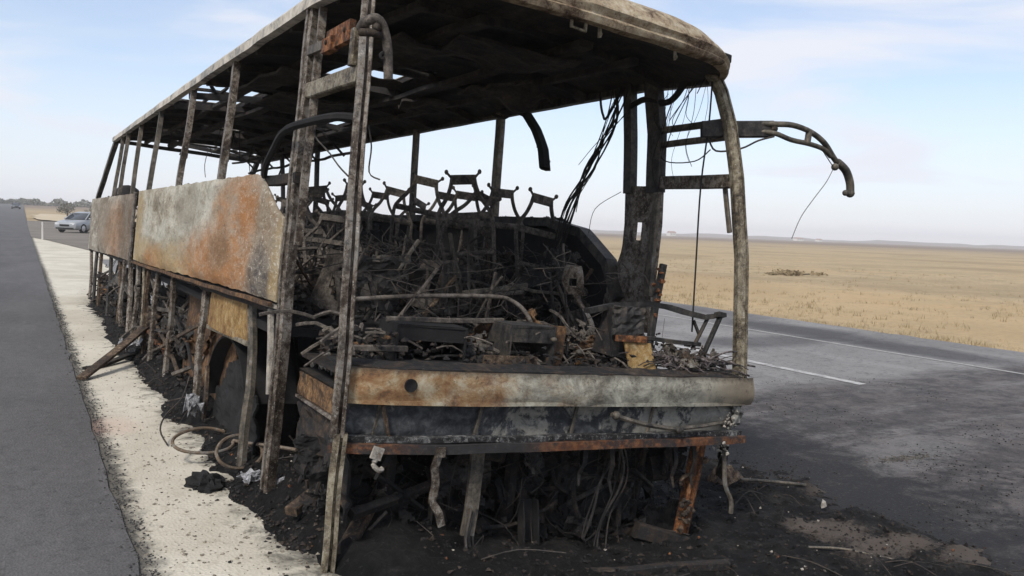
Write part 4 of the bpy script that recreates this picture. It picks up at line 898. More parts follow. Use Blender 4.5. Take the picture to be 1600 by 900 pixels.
# driver's console
def con(u, v_):
    z_ = .80+.36*v_; w_ = .24+.03*math.sin(v_*5); xx = .52+.09*(1-v_)*(1 if v_ < .5 else .6); return (xx+(u-.5)*w_+.01*fbm(u*3, v_*3, 2), .27-.05*math.sin(PI*u)+.05*(1-v_)*-1*(v_ < .4), z_)
MB().sheet(lambda u, v_: (.40+.22*u-.01*v_, .27+.02*fbm(u*2, v_*3, 2), .985+.165*v_), 8, 8, .015).build('console_face', M['dark_pillar'], bus)
MB().sheet(lambda u, v_: (.41+.22*u, .25, .955+.035*v_), 6, 2, .015).build('console_band', M['rust'], bus)
MB().sheet(lambda u, v_: (.51-.03*v_+(.19+.0*v_)*u, .22+.04*v_, .80+.15*v_+.006*fbm(u*4, v_*4, 2)), 8, 8, .012).build('console_base', M['ochre'], bus)
m = MB(); m.box((.52, .36, 1.0), (.2, .14, .26), None, .02); m.build('console_core', M['char'], bus)
# instrument arch
arch = [(.30, .50, 1.10), (.5, .5, 1.14), (.77, .5, 1.165), (.95, .5, 1.155), (1.08, .48, 1.135), (1.22, .46, 1.12), (1.38, .42, 1.135), (1.46, .36, 1.15)]
arch = [(min(x_, 1.40-.18*(x_ > 1.3)) if x_ > 1.3 else x_*.93+.02, y_-.1, z_) for x_, y_, z_ in arch]
MB().sweep(arch, [(-.03, -.012), (.03, -.012), (.03, .02), (-.03, .012)], (0, 0, 1), .008, 4).build('dash_arch', M['dark_pillar'], bus)
for p, q, w_ in (((1.18, .34, 1.12), (1.10, .36, .92), .022), ((1.22, .28, 1.13), (1.14, .30, .90), .03), ((1.10, .38, 1.10), (1.15, .36, 1.0), .02), ((.70, .40, 1.15), (.66, .42, .95), .03)):
    MB().bar(p, q, w_, w_*.7, (1, 0, 0), .01, 4).build('arch_leg', M['dark_pillar'], bus)
MB().bar((.72, .42, .965), (1.14, .34, .955), .03, .025, wob=.008, sub=5).build('dash_rail', M['dark_pillar'], bus)
MB().bar((.74, .30, .875), (.95, .28, .885), .03, .02, wob=.008, sub=5).build('dash_rail', M['paleash'], bus)
MB().bar((1.09, .70, 1.42), (1.03, .68, .85), .035, .045, (1, 0, 0), .012, 6).build('steering_post', M['dark_pillar'], bus)
m = MB()
for i in range(10): m.chunk((1.05+random.gauss(0, .02), .66, 1.22+random.gauss(0, .08)), random.uniform(.012, .03))
m.build('post_scale', M['rust'], bus, kind='stuff')
# twisted plate standing behind the dash
MB().sheet(lambda u, v_: (.47+.12*u+.10*(1-v_)*0+.17*(1-v_)+.03*math.sin(v_*6), .9-.04*math.sin(v_*7+u*2), .93+.42*v_), 6, 16, .01, lambda u, v_: v_ < .55 and abs(u-.5) < .22 or v_ >= .55 and not (.3 < u < .6 and .70 < v_ < .80)).build('twisted_plate', M['pillar'], bus, smooth=True)
# heaps on the dash shelf
m = MB(); m2 = MB(); m3 = MB()
for i in range(520):
    x_ = random.uniform(-1.15, 1.18); y_ = random.uniform(.14, .75); h_ = .10*(1+fbm(x_, y_, 2.2, 3, 1))*(1.5 if x_ > .7 else 1)
    mm = ((m, m, m, m, m3) if x_ < .1 or x_ > .5 else (m, m, m, m2, m3))[random.choice((0, 0, 0, 0, 0, 1, 2, 2, 0, 0, 1, 0, 2)) % 5]; mm.chunk((x_, y_, .80+h_*random.random()), random.uniform(.010, .028), random.uniform(.5, 1))
m.build('dash_rubble', M['char'], bus, kind='stuff'); m2.build('dash_scale', M['rust'], bus, kind='stuff'); m3.build('dash_ash', M['grey_pillar'], bus, kind='stuff')
m = MB()
for i in range(170):
    p_ = Vector((random.uniform(.72, 1.17), random.uniform(.12, .36), random.uniform(.81, .89))); d = Vector((random.gauss(0, .09), random.gauss(0, .06), random.gauss(0, .018)))
    m.tube([p_, p_+d+Vector((0, 0, .015)), p_+d*1.6], random.choice((.003, .004, .006, .009)), 5, 3)
m.build('melted_wiring', burnt('greyish melted wiring', [(0, SOOT), (.5, (.07, .058, .056)), (1, (.20, .165, .16))], 9, (1, 1, 1), .3), bus, kind='stuff')
m = MB()
for i in range(90):
    p_ = Vector((random.uniform(-1.15, .7), random.uniform(.3, .8), random.uniform(.78, .95))); d = Vector((random.gauss(0, .16), random.gauss(0, .08), random.gauss(0, .07)))
    m.tube([p_, p_+d*.5+Vector((0, 0, .03)), p_+d], random.choice((.004, .006, .010)), 5, 2)
m.build('dash_tangle', M['tangle'], bus, kind='stuff')
for c, r_ in (((.03, .3, .94), .020), ((.17, .25, .885), .022)): MB().ball(c, r_, 7, 5, (1, 1, .7)).build('melted_lump', M['grey_pillar'], bus)

# ---- seats: bare tube frames
def make_seat():
    s_ = empty('seat', (0, 0, 0), '', ''); del s_['label'], s_['category']; s_.parent = bus
    m = MB(); m.box((0, .0, .98), (.23, .022, .07))
    for q in (-1, 1): m.tube([(q*.105, 0, .99), (q*.12, .005, .93), (q*.16, .01, .85), (q*.225, .01, .77), (q*.26, .0, .68), (q*.235, -.03, .42), (q*.20, -.06, .12)], .018, 6, 4)
    m.bar((-.235, -.03, .45), (.235, -.03, .45), .02, .03); m.bar((-.24, 0, .72), (.24, 0, .72), .012, .05)
    m.build('backrest_frame', M['tangle'], s_, smooth=True)
    for q in (-1, 1): m = MB(); m.tube([(q*.10, 0, .985), (q*.15, -.005, 1.03)], .010, 5, 2); m.ball((q*.155, -.005, 1.035), .019, 6, 4); m.build('headrest_pin', M['tangle'], s_)
    m = MB(); m.tube([(-.21, -.05, .14), (-.21, -.44, .17), (.21, -.44, .17), (.21, -.05, .14)], .016, 6, 1); m.bar((-.21, -.25, .155), (.21, -.25, .155), .03, .02)
    m.build('cushion_frame', M['tangle'], s_)
    m = MB(); m.bar((-.17, -.1, -.25), (-.17, -.1, .14), .035, .03); m.bar((.17, -.1, -.25), (.17, -.1, .14), .035, .03); m.bar((-.17, -.1, .0), (.17, -.1, .0), .03, .02); m.build('seat_leg', M['char'], s_)
    return s_
seat0 = make_seat(); first = True; rs = random.Random(11)
rows = [1.9+.64*i for i in range(17)]
for i, y_ in enumerate(rows):
    for x_ in (.44, .93, -.42, -.82):
        if x_ < 0 and i < 1: continue
        o = seat0 if first else copy_tree(seat0, bus); first = False
        if x_ > 0: o.location = (x_+rs.gauss(0, .03), y_+rs.gauss(0, .06), .895+rs.gauss(0, .022)); o.rotation_euler = (rs.gauss(0, .09), rs.gauss(0, .12), rs.gauss(0, .2))
        o.scale = (.86, 1, 1)
        if x_ < 0: o.location = (x_+rs.gauss(0, .05), y_+rs.gauss(0, .1), .80); o.rotation_euler = (-.95+rs.gauss(0, .2), rs.gauss(0, .1), rs.gauss(0, .12))
# tangle of springs and rods between the seats
m = MB(); m2 = MB()
for i in range(110):
    y_ = 1.9+6*random.random()**1.3; p_ = Vector((random.uniform(-.8, 1.0), y_, random.uniform(.85, 1.38))); d = Vector((random.gauss(0, .16), random.gauss(0, .10), random.gauss(0, .20)))
    (m2 if i % 2 else m).tube([p_-d*.5, p_+d*.25+Vector((random.gauss(0, .012), random.gauss(0, .012), random.gauss(0, .012))), p_+d], random.choice((.005, .008, .011, .015)), 5, 2)
m.build('cabin_tangle', M['tangle'], bus, kind='stuff'); m2.build('cabin_rod_heap', M['char'], bus, kind='stuff')
def ragged(c, w_, h_, rot, mat, name, parent, seed):
    """a torn, buckled piece of sheet metal"""
    def fn(u, v_):
        q = Vector(((u-.5)*w_, .10*w_*fbm(u*2, v_*2, 1.6, 4, seed), (v_-.5)*h_)); q = rot @ q
        return Vector(c)+q
    def kp(u, v_): return max(abs(u-.5), abs(v_-.5)) < .36+.30*fbm(u*3, v_*3, 1.2, 4, seed+5) and fbm(u*4, v_*4, 1, 3, seed+9) < .42
    m = MB().sheet(fn, 24, 24, .006, kp)
    if m.f: m.build(name, M[mat], parent)
def rrot(a=.5): return Matrix.Rotation(random.gauss(0, a), 3, 'Z') @ Matrix.Rotation(random.gauss(0, a), 3, 'X') @ Matrix.Rotation(random.gauss(0, a), 3, 'Y')
for i in range(13):
    ragged((random.uniform(-.75, .9), random.uniform(1.3, 4.5), random.uniform(.88, 1.42)), random.uniform(.2, .5), random.uniform(.15, .45), rrot(.5), random.choice(('char', 'soot', 'soot', 'char', 'dark_pillar')), 'torn_sheet_metal', bus, i*3.1)
for i in range(60):
    ragged((random.uniform(-1.1, 1.1), random.uniform(.22, .6), random.uniform(-.2, .36)), random.uniform(.15, .4), random.uniform(.15, .4), rrot(.5), random.choice(('char', 'soot', 'soot', 'tyre', 'dark_pillar')), 'torn_sheet_metal', bus, 200+i*2.7)
for i in range(16):
    ragged((1.07+random.uniform(-.10, .06), random.uniform(1.35, 3.2), random.uniform(1.0, 1.38)), random.uniform(.15, .4), random.uniform(.15, .3), rrot(.5) @ Matrix.Rotation(PI/2, 3, 'Z'), random.choice(('char', 'dark_pillar', 'tangle', 'char', 'step')), 'torn_sheet_metal', bus, 600+i*2.7)
for i in range(16):
    ragged((random.uniform(-1.1, .7), random.uniform(.3, .8), random.uniform(.80, .96)), random.uniform(.12, .3), random.uniform(.1, .22), rrot(.9), random.choice(('char', 'tangle', 'step', 'dark_pillar')), 'torn_sheet_metal', bus, 300+i*2.3)
for i in range(26):
    ragged((-1.16+random.uniform(0, .15), random.uniform(3.1, 13.2), random.uniform(-.1, .5)), random.uniform(.2, .6), random.uniform(.15, .4), rrot(.5) @ Matrix.Rotation(PI/2, 3, 'Z'), random.choice(('char', 'soot', 'dark_pillar', 'step')), 'torn_sheet_metal', bus, 400+i*2.9)
for i in range(34):                                              # bent bars of the front rows, still recognisable
    x_ = -.95+1.9*((i*.618) % 1)+random.gauss(0, .03); y_ = random.uniform(.95, 2.3); z_ = random.uniform(.84, .95); a_ = random.gauss(0, .20); h_ = random.uniform(.28, .62)
    if x_+a_ < -1.05: a_ = .1
    m = MB(); w_ = random.choice((.016, .022, .03)); k_ = random.random()
    if k_ < .6: m.bar((x_, y_, z_), (x_+a_, y_+random.gauss(0, .12), z_+h_), w_, w_*.7, (1, 0, 0), .03, 5)
    elif k_ < .8: m.sweep([(x_, y_, z_), (x_+a_*.4, y_, z_+h_*.6), (x_+a_*.4+.22, y_+.03, z_+h_*.62), (x_+a_*.4+.30, y_+.05, z_+.1)], [(-w_/2, -w_/3), (w_/2, -w_/3), (w_/2, w_/3), (-w_/2, w_/3)], (0, 1, 0), .02, 4)
    else: m.bar((x_-.22, y_, z_+h_*.7), (x_+.25, y_+.05, z_+h_*.7+a_*.5), w_, w_*.8, (0, 1, 0), .03, 5)
    m.build('bent_rail', M[('tangle', 'tangle', 'grey_pillar', 'wood', 'dark_pillar')[i % 5]], bus)
for i in range(7):                                               # bucket shaped seat pans of pressed steel
    x_ = (-.75, -.4, -.1, .2, .45, .7, .0)[i]; y_ = 1.5+.14*i % .6; rt_ = rrot(.3)
    def pan(u, v_): return Vector((x_, y_, 1.10)) + rt_ @ Vector(((u-.5)*.30*(1-.25*v_), .10*(2*(u-.5))**2-.04, (v_-.5)*.36+.02*fbm(u*3, v_*3, 2, 3, i)))
    MB().sheet(pan, 12, 12, .008, lambda u, v_: ((u-.5)/.26)**2+((v_-.5)/.30)**2 > 1).build('seat_shell', M[('tangle', 'dark_pillar', 'char')[i % 3]], bus, smooth=True)
for i in range(34):                                              # chunky burnt chassis pieces behind the flange
    x_ = -1.08+2.2*((i*.618) % 1); y_ = random.uniform(.2, .55); z_ = random.uniform(-.15, .34); d_ = Vector((random.gauss(0, .12), random.gauss(0, .05), random.gauss(0, .16)))
    w_ = random.choice((.025, .035, .05, .06)); m = MB()
    if i % 4 == 0: m.box((x_, y_, z_), (w_*2.2, w_*1.4, w_*2.6), rrot(.5), .014); m.box((x_+.02, y_-w_, z_), (w_*.9, w_, w_*.9), rrot(.3), .006)
    elif i % 4 == 1: m.chan([(x_, y_, z_), (x_+d_.x, y_, z_+d_.z*.5), (x_+d_.x*1.4, y_+d_.y, z_+d_.z*1.4)], w_*1.6, w_, .008, (0, -1, 0), .03, 4)
    else: m.bar((x_, y_, z_), Vector((x_, y_, z_))+d_*1.4, w_, w_*.5, (1, .3, 0), .03, 5)
    m.build('burnt_chassis_piece', M[('char', 'soot', 'char', 'dark_pillar')[i % 4]], bus)
for X in (-.95, -.2, .12, .28, .74, .88):                        # melted scraps hanging from the flange
    L_ = random.uniform(.12, .34); q = random.uniform(-.05, .05)
    MB().sweep([(X, by(X)+.03, .43), (X+q*.5, by(X)+.02, .43-L_*.4), (X+q, by(X)+.05, .43-L_*.75), (X+q*1.6, by(X)+.03, .43-L_)], [(-.016, -.005), (.016, -.006), (.018, .005), (-.014, .006)], (0, 1, 0), .03, 4, [1-.05*k for k in range(13)]).build('hanging_scrap', M[random.choice(('char', 'dark_pillar'))], bus)
for i in range(12):
    ragged((random.uniform(.75, 1.15), random.uniform(.14, .4), random.uniform(.83, .93)), random.uniform(.10, .22), random.uniform(.06, .14), rrot(1.0), random.choice(('char', 'tangle', 'grey_pillar', 'wood')), 'torn_sheet_metal', bus, 500+i*2.1)
m = MB()
for i in range(60):
    x_ = random.uniform(-1.15, 1.15); y_ = random.uniform(.1, .6); z_ = random.uniform(.1, .44); L_ = random.uniform(.1, .4)
    m.tube([(x_, y_, z_), (x_+random.gauss(0, .04), y_+random.gauss(0, .03), z_-L_*.5), (x_+random.gauss(0, .07), y_+random.gauss(0, .05), z_-L_)], random.choice((.0015, .002, .003)), 4, 3, None, .02)
for i in range(240):
    x_ = random.uniform(-.8, 1.0); y_ = random.uniform(.4, 3.5); z_ = random.uniform(.85, 1.5); L_ = random.uniform(.1, .45)
    m.tube([(x_, y_, z_), (x_+random.gauss(0, .08), y_+random.gauss(0, .08), z_-L_*.4), (x_+random.gauss(0, .12), y_+random.gauss(0, .1), z_-L_*.6), (x_+random.gauss(0, .14), y_+random.gauss(0, .1), z_-L_*.9)], random.choice((.0015, .0025, .0035)), 4, 3, None, .02)
m.build('burnt_wiring', M['wire'], bus, kind='stuff')
m = MB()
for i in range(1500): m.chunk((random.uniform(-1.15, 1.15), 1.0+11*random.random()**1.2, .83+.20*random.random()**2), random.uniform(.012, .04), random.uniform(.4, 1))
m.build('cabin_rubble', M['soot'], bus, kind='stuff')
# rounded dark hump by the rear windows
MB().ball((-.95, 11.2, 1.72), .35, 14, 8, (.6, 1, .55)).build('collapsed_seat_back', M['soot'], bus, smooth=True)

# ------------------------------------------------------------------ loose things on the ground
def thing_mb(m, name, mat, label, cat, group=None, origin=None, smooth=False):
    return tag(m.build(name, mat, None, smooth, origin=origin), label, cat, group)
thing_mb(MB().bar((.52, 8.25, .035), (1.42, 9.75, .45), .09, .03, wob=.02, sub=6), 'fallen_rail', M['wood'], 'long brown metal rail poking out low across the gravel from under the wreck', 'rail', origin=(.52, 8.25, .03))
thing_mb(MB().bar((.58, 8.75, .03), (1.30, 9.6, .08), .07, .03, wob=.02, sub=5), 'fallen_rail', M['char'], 'short black bar lying flat on the gravel beside the long brown rail', 'rail', origin=(.58, 8.75, .03))
thing_mb(MB().bar((1.24, 3.42, .03), (1.66, 3.86, .30), .07, .05, wob=.012, sub=6), 'charred_plank', M['wood'], 'charred plank leaning up behind the foot of the front corner pillar', 'plank', origin=(1.24, 3.42, .03))
thing_mb(MB().bar((1.14, 3.86, .12), (1.28, 3.96, .16), .07, .045), 'charred_offcut', M['wood'], 'short brown offcut stuck in the ash left of the corner pillar foot', 'offcut', origin=(1.14, 3.86, .12))
def ring(cx, cy, z_, r, tilt, ax, n=20, open_=.0):
    pts = []
    for k in range(n+1):
        a_ = 2*PI*(1-open_)*k/n+ax; q = Matrix.Rotation(tilt, 3, 'X') @ Vector((r*math.cos(a_), r*.62*math.sin(a_), 0)); q = Matrix.Rotation(.5, 3, 'Z') @ q
        pts.append(Vector((cx, cy, z_))+q)
    return pts
thing_mb(MB().tube(ring(1.02, 5.35, .12, .22, .35, .3, 20, .12)+[(1.25, 5.1, .14), (1.42, 4.75, .17)], .0105, 6, 2, None, .02), 'bead_wire', M['hoop'], 'larger rusty wire hoop lying over the gravel with its tail under the door pillar', 'wire hoop', origin=(1.02, 5.35, .1), smooth=True)
thing_mb(MB().tube(ring(1.15, 4.95, .13, .17, .9, .9, 20, .1), .0105, 6, 2, None, .02), 'bead_wire', M['hoop'], 'smaller grey wire hoop standing half upright in front of the larger rusty one', 'wire hoop', origin=(1.15, 4.95, .1), smooth=True)
thing_mb(MB().tube([(.86, 5.7, .02), (.83, 5.8, .10), (.90, 6.0, .16), (1.05, 6.3, .2), (1.15, 6.6, .3)], .006, 5, 4, None, .01), 'bent_wire', M['wire'], 'thin bent wire arching over the pale gravel left of the silver foil', 'wire', origin=(.86, 5.7, .02))
def foil(c, sx_, sy_, sz_, label, sd_):
    m = MB().sheet(lambda u, v_: (c[0]+(u-.5)*sx_+.05*fbm(u*3, v_*3, 2, 4, sd_), c[1]+(v_-.5)*sy_+.05*fbm(u*3, v_*3, 2, 4, sd_+3), c[2]+sz_*(.5+fbm(u*4, v_*4, 1.6, 4, sd_+7))), 9, 9, .004)
    return thing_mb(m, 'crumpled_foil', M['foil'], label, 'foil', origin=c)
foil((1.10, 6.15, .12), .07, .15, .13, 'bright crumpled silver foil against the flank between the wheel and the ash heap', 1)
foil((1.15, 4.6, .05), .14, .14, .06, 'crumpled grey foil scraps on the gravel at the foot of the door pillar', 5)
foil((1.20, 4.36, .06), .04, .06, .08, 'small upright silver scrap just left of the door pillar foot', 9)
foil((1.05, 9.4, .12), .2, .3, .10, 'dull foil lump far back along the gravel under the rear flank', 13)
thing_mb(MB().box((4.59, 3.49, -.22), (.05, .03, .035), Matrix.Rotation(.6, 3, 'Z'), .008), 'white_scrap', M['paleash'], 'small white scrap on the black ash right of the wreck', 'scrap', origin=(4.59, 3.49, -.25))
thing_mb(MB().sheet(lambda u, v_: (4.18+.28*u, 4.02+.14*v_, -.19+.10*math.sin(u*3)*v_+.04*fbm(u*3, v_*3, 2)), 8, 5, .008), 'torn_sheet', M['wood'], 'torn yellowish sheet lying in the ash at the right front corner', 'scrap', origin=(4.18, 4.05, -.2))
thing_mb(MB().tube([(4.35, 4.0, -.17), (4.6, 3.95, -.20), (4.85, 3.85, -.23)], .012, 6, 2), 'thin_rod', M['grey_pillar'], 'thin grey rod on the ash beside the torn yellowish sheet', 'rod', origin=(4.35, 4.0, -.2))
thing_mb(MB().tube([(3.86, 3.02, -.22), (4.0, 2.9, -.21), (4.12, 2.75, -.22), (4.2, 2.66, -.23)], .008, 6, 3, (1, .5)), 'pale_splinter', M['grey_pillar'], 'pale splinter on the black ash in the bottom right of the view', 'splinter', origin=(3.86, 3.02, -.22))
thing_mb(MB().bar((2.36, 3.20, -.16), (3.24, 3.04, -.22), .05, .05, wob=.02, sub=8), 'fallen_bar', M['char'], 'blackened bar lying in the black ash under the middle of the bus front', 'bar', origin=(2.4, 3.2, -.18))
m = MB().ball((0, 0, 0), 1, 22, 12)
m.v = [tuple(Vector((.93, 4.76, .015))+Vector((p_[0]*.10, p_[1]*.13, p_[2]*.06))*(1+.55*noise.fractal(Vector(p_)*2.6, 1, 2, 4))) for p_ in m.v]
thing_mb(m, 'rubber_lump', M['tyre'], 'lump of melted black rubber on the gravel below the wire hoops', 'rubber', origin=(.93, 4.75, .02))

# ------------------------------------------------------------------ dry grass, shrubs
t = NT('straw', .9, 0, .1); a = t.noise(t.wpos, 1.2, 4, .6); M['straw'] = t.out(t.ramp(a, [(.3, (.27, .21, .12)), (.5, (.38, .30, .18)), (.7, (.25, .21, .13))]))
t = NT('dusty leaf', .9, 0, .1); a = t.noise(t.wpos, 3, 4, .6); M['leaf'] = t.out(t.ramp(a, [(.3, (.20, .155, .09)), (.7, (.29, .225, .135))]))
t = NT('far leaf', .9, 0, .1); a = t.noise(t.wpos, .4, 4, .6); M['farleaf'] = t.out(t.ramp(a, [(.3, (.11, .112, .095)), (.7, (.16, .16, .13))]))
t = NT('bark', .9, 0, .1); M['bark'] = t.out((.09, .07, .05))
m = MB()
def blade_tuft(m, X, Y, z_, h_, n, sp):
    for k in range(n):
        a_ = random.uniform(0, 6.3); b_ = random.uniform(0, 6.3); w_ = h_*.07; l_ = random.uniform(.5, 1)*h_
        c_ = Vector((X+random.gauss(0, sp), Y+random.gauss(0, sp), z_)); s_ = Vector((math.cos(b_)*w_, math.sin(b_)*w_, 0))
        tip = c_+Vector((math.cos(a_)*l_*.5, math.sin(a_)*l_*.5, l_))
        m.add([c_-s_, c_+s_, tip], [(0, 1, 2)])
for i in range(3600):
    d = 15.0+36*random.random()**2.1; Y = d*random.uniform(.25, 1.5)+random.uniform(-3, 4)
    k = fbm(d, Y, .35, 4, 6)
    if k < -.12+.2*random.random() and d > 17: continue
    blade_tuft(m, d+.25*fbm(1, Y, .6), Y, terrain(d, Y)-.05, random.uniform(.05, .15)*(1+.6*k), 6, .06)
m.build('dry_grass', M['straw'], kind='stuff')
def shrub(X, Y, w_, h_, label, n=260, mat='leaf'):
    m = MB(); z0 = terrain(X, Y)-.05; fr = MB()
    r_ = empty('shrub', (X, Y, z0), label, 'shrub', 'low shrubs on the plain')
    cl = [(random.gauss(0, .3)*w_, random.gauss(0, .3)*w_, random.uniform(.3, .9)*h_) for _ in range(9)]
    for i in range(n):
        c_ = random.choice(cl); p_ = Vector((c_[0]+random.gauss(0, .13)*w_, c_[1]+random.gauss(0, .13)*w_, max(.02, c_[2]+random.gauss(0, .13)*h_))); s_ = w_*.06
        a_ = Vector((random.gauss(0, 1), random.gauss(0, 1), random.gauss(0, 1))).normalized()*s_; b_ = Vector((random.gauss(0, 1), random.gauss(0, 1), random.gauss(0, 1))).normalized()*s_
        m.add([p_-a_, p_+b_, p_+a_, p_-b_], [(0, 1, 2, 3)])
    m.build('foliage', M[mat], r_)
    for c_ in cl: fr.tube([(0, 0, 0), (c_[0]*.5, c_[1]*.5, c_[2]*.6), c_], w_*.02, 4, 1)
    fr.build('stem', M['bark'], r_)
shrub(35.2, 29.6, 1.7, .17, 'widest dark shrub out on the dry plain, right of the far corner pillar')
shrub(33.4, 29.4, .7, .12, 'smaller shrub just left of the widest dark shrub on the plain')
# ------------------------------------------------------------------ far away: hill line, hedge, trees, houses, post, cars
t = NT('far hill', .95, 0, .1); a = t.noise(t.wpos, .004, 6, .6); M['hill'] = t.out(t.ramp(a, [(.35, (.085, .062, .055)), (.65, (.13, .095, .078))]))
m = MB(); v = []; f = []; na = 90
for i in range(na+1):
    a_ = math.radians(-15+80*i/na)                                # angle from +Y towards +X... low ridge
    a_ = math.radians(28)+math.radians(44)*i/na
    hgt = 5.5+3.5*fbm(i*.13, 1, 1, 4, 3)+1.2*fbm(i*.7, 4, 1, 3, 1)
    for (r_, k) in ((1350, 0), (1500, .55), (1750, 1), (2200, .7), (3000, 0)): v.append((r_*math.sin(a_), r_*math.cos(a_), -.5+hgt*k))
for i in range(na):
    for k in range(4): f.append((i*5+k, i*5+k+1, i*5+k+6, i*5+k+5))
m.add(v, f).build('hills', M['hill'], kind='structure', smooth=True)
def far_tree(X, Y, w_, h_, label, trunk=.3, n=420):
    z0 = terrain(X, Y)-.05; r_ = empty('tree', (X, Y, z0), label, 'tree', 'trees beyond the junction')
    m = MB(); cl = [(random.gauss(0, .26)*w_, random.gauss(0, .2)*w_, h_*random.uniform(trunk, .92)) for _ in range(14)]
    for i in range(n):
        c_ = random.choice(cl); p_ = Vector((c_[0]+random.gauss(0, .10)*w_, c_[1]+random.gauss(0, .10)*w_, c_[2]+random.gauss(0, .08)*h_)); s_ = w_*.05
        a_ = Vector((random.gauss(0, 1), random.gauss(0, 1), random.gauss(0, 1))).normalized()*s_; b_ = Vector((random.gauss(0, 1), random.gauss(0, 1), random.gauss(0, 1))).normalized()*s_
        m.add([p_-a_, p_+b_, p_+a_, p_-b_], [(0, 1, 2, 3)])
    m.build('crown', M['farleaf'], r_)
    m = MB(); m.tube([(0, 0, -.2), (.03*w_, 0, h_*.4), (0, 0, h_*.8)], w_*.06, 6, 2, (1, .4))
    for c_ in cl[:6]: m.tube([(0, 0, h_*.35), (c_[0]*.6, c_[1]*.6, c_[2]*.8), c_], w_*.02, 4, 1)
    m.build('trunk', M['bark'], r_)
az_ = lambda px: math.tan(.5444+math.atan((px-800)/1291.)-.009)
def at(px, Y): return (Y*math.tan(math.atan((px-800)/1291.)+.5444), Y)
for px, Y, w_, h_, lb in ((103, 150, 2.4, 2.7, 'dense dark tree standing alone above the silver car'), (144, 170, 2.0, 2.2, 'small tree half hidden by the rear corner of the wreck')):
    X, Y = at(px, Y); far_tree(X, Y, w_, h_, lb)
m = MB()
for i in range(2600):                                             # a far hedge line that reads as one mass
    px = random.uniform(-40, 165); X, Y = at(px, 420+random.uniform(-8, 8)); h_ = 2.2+1.8*fbm(px*.05, 1, 1, 4, 2); z0 = terrain(X, Y)
    p_ = Vector((X, Y, z0+random.random()**.8*max(.6, h_))); s_ = .55
    a_ = Vector((random.gauss(0, 1), random.gauss(0, 1), random.gauss(0, 1))).normalized()*s_; b_ = Vector((random.gauss(0, 1), random.gauss(0, 1), random.gauss(0, 1))).normalized()*s_
    m.add([p_-a_, p_+b_, p_+a_, p_-b_], [(0, 1, 2, 3)])
m.build('far_hedge', M['farleaf'], kind='stuff')
t = NT('whitewash', .9, 0, .1); M['white'] = t.out((.6, .57, .52)); t = NT('tile', .9, 0, .1); M['tile'] = t.out((.25, .12, .08))
t = NT('window dark', .3, 0, .4); M['wdark'] = t.out((.03, .03, .035))
def house(px, dist, w_, d_, h_, label):
    X, Y = at(px, dist); z0 = terrain(X, Y)-.1
    r_ = empty('farmhouse', (X, Y, z0), label, 'farmhouse', 'farm buildings on the horizon')
    MB().box((0, 0, h_/2), (w_, d_, h_)).build('wall', M['white'], r_)
    e_ = .35; MB().add([(-w_/2-e_, -d_/2-e_, h_), (w_/2+e_, -d_/2-e_, h_), (w_/2+e_, d_/2+e_, h_), (-w_/2-e_, d_/2+e_, h_), (-w_/2-e_, 0, h_*1.4), (w_/2+e_, 0, h_*1.4)], [(0, 1, 5, 4), (2, 3, 4, 5), (0, 4, 3), (1, 2, 5), (0, 3, 2, 1)]).build('roof', M['tile'], r_)
    for k in (-1, 0, 1): MB().box((k*w_*.28, -d_/2-.02, h_*.55), (w_*.1, .08, h_*.3)).build('window', M['wdark'], r_)
house(1243, 640, 11, 6, 2.8, 'small pale farmhouse on the horizon right of the dangling wire'); house(1275, 660, 7, 5, 2.4, 'pale shed right of the small farmhouse on the horizon'); house(1148, 700, 9, 6, 4, 'tiny pale building on the horizon just left of the far corner pillar'); house(1045, 720, 9, 6, 4, 'tiny building on the horizon between the twin posts and the dangling cable')
# verge marker post
X, Y = 1.30, 49.3; r_ = empty('marker_post', (X, Y, terrain(X, Y)), 'pale slim marker post at the end of the gravel verge', 'marker post')
MB().bar((0, 0, -.1), (0, 0, .95), .14, .08).build('post', M['white'], r_); MB().bar((0, 0, .955), (0, 0, 1.0), .15, .09).build('cap', M['paleash'], r_); MB().box((0, -.045, .72), (.1, .012, .12)).build('reflector', M['tile'], r_)
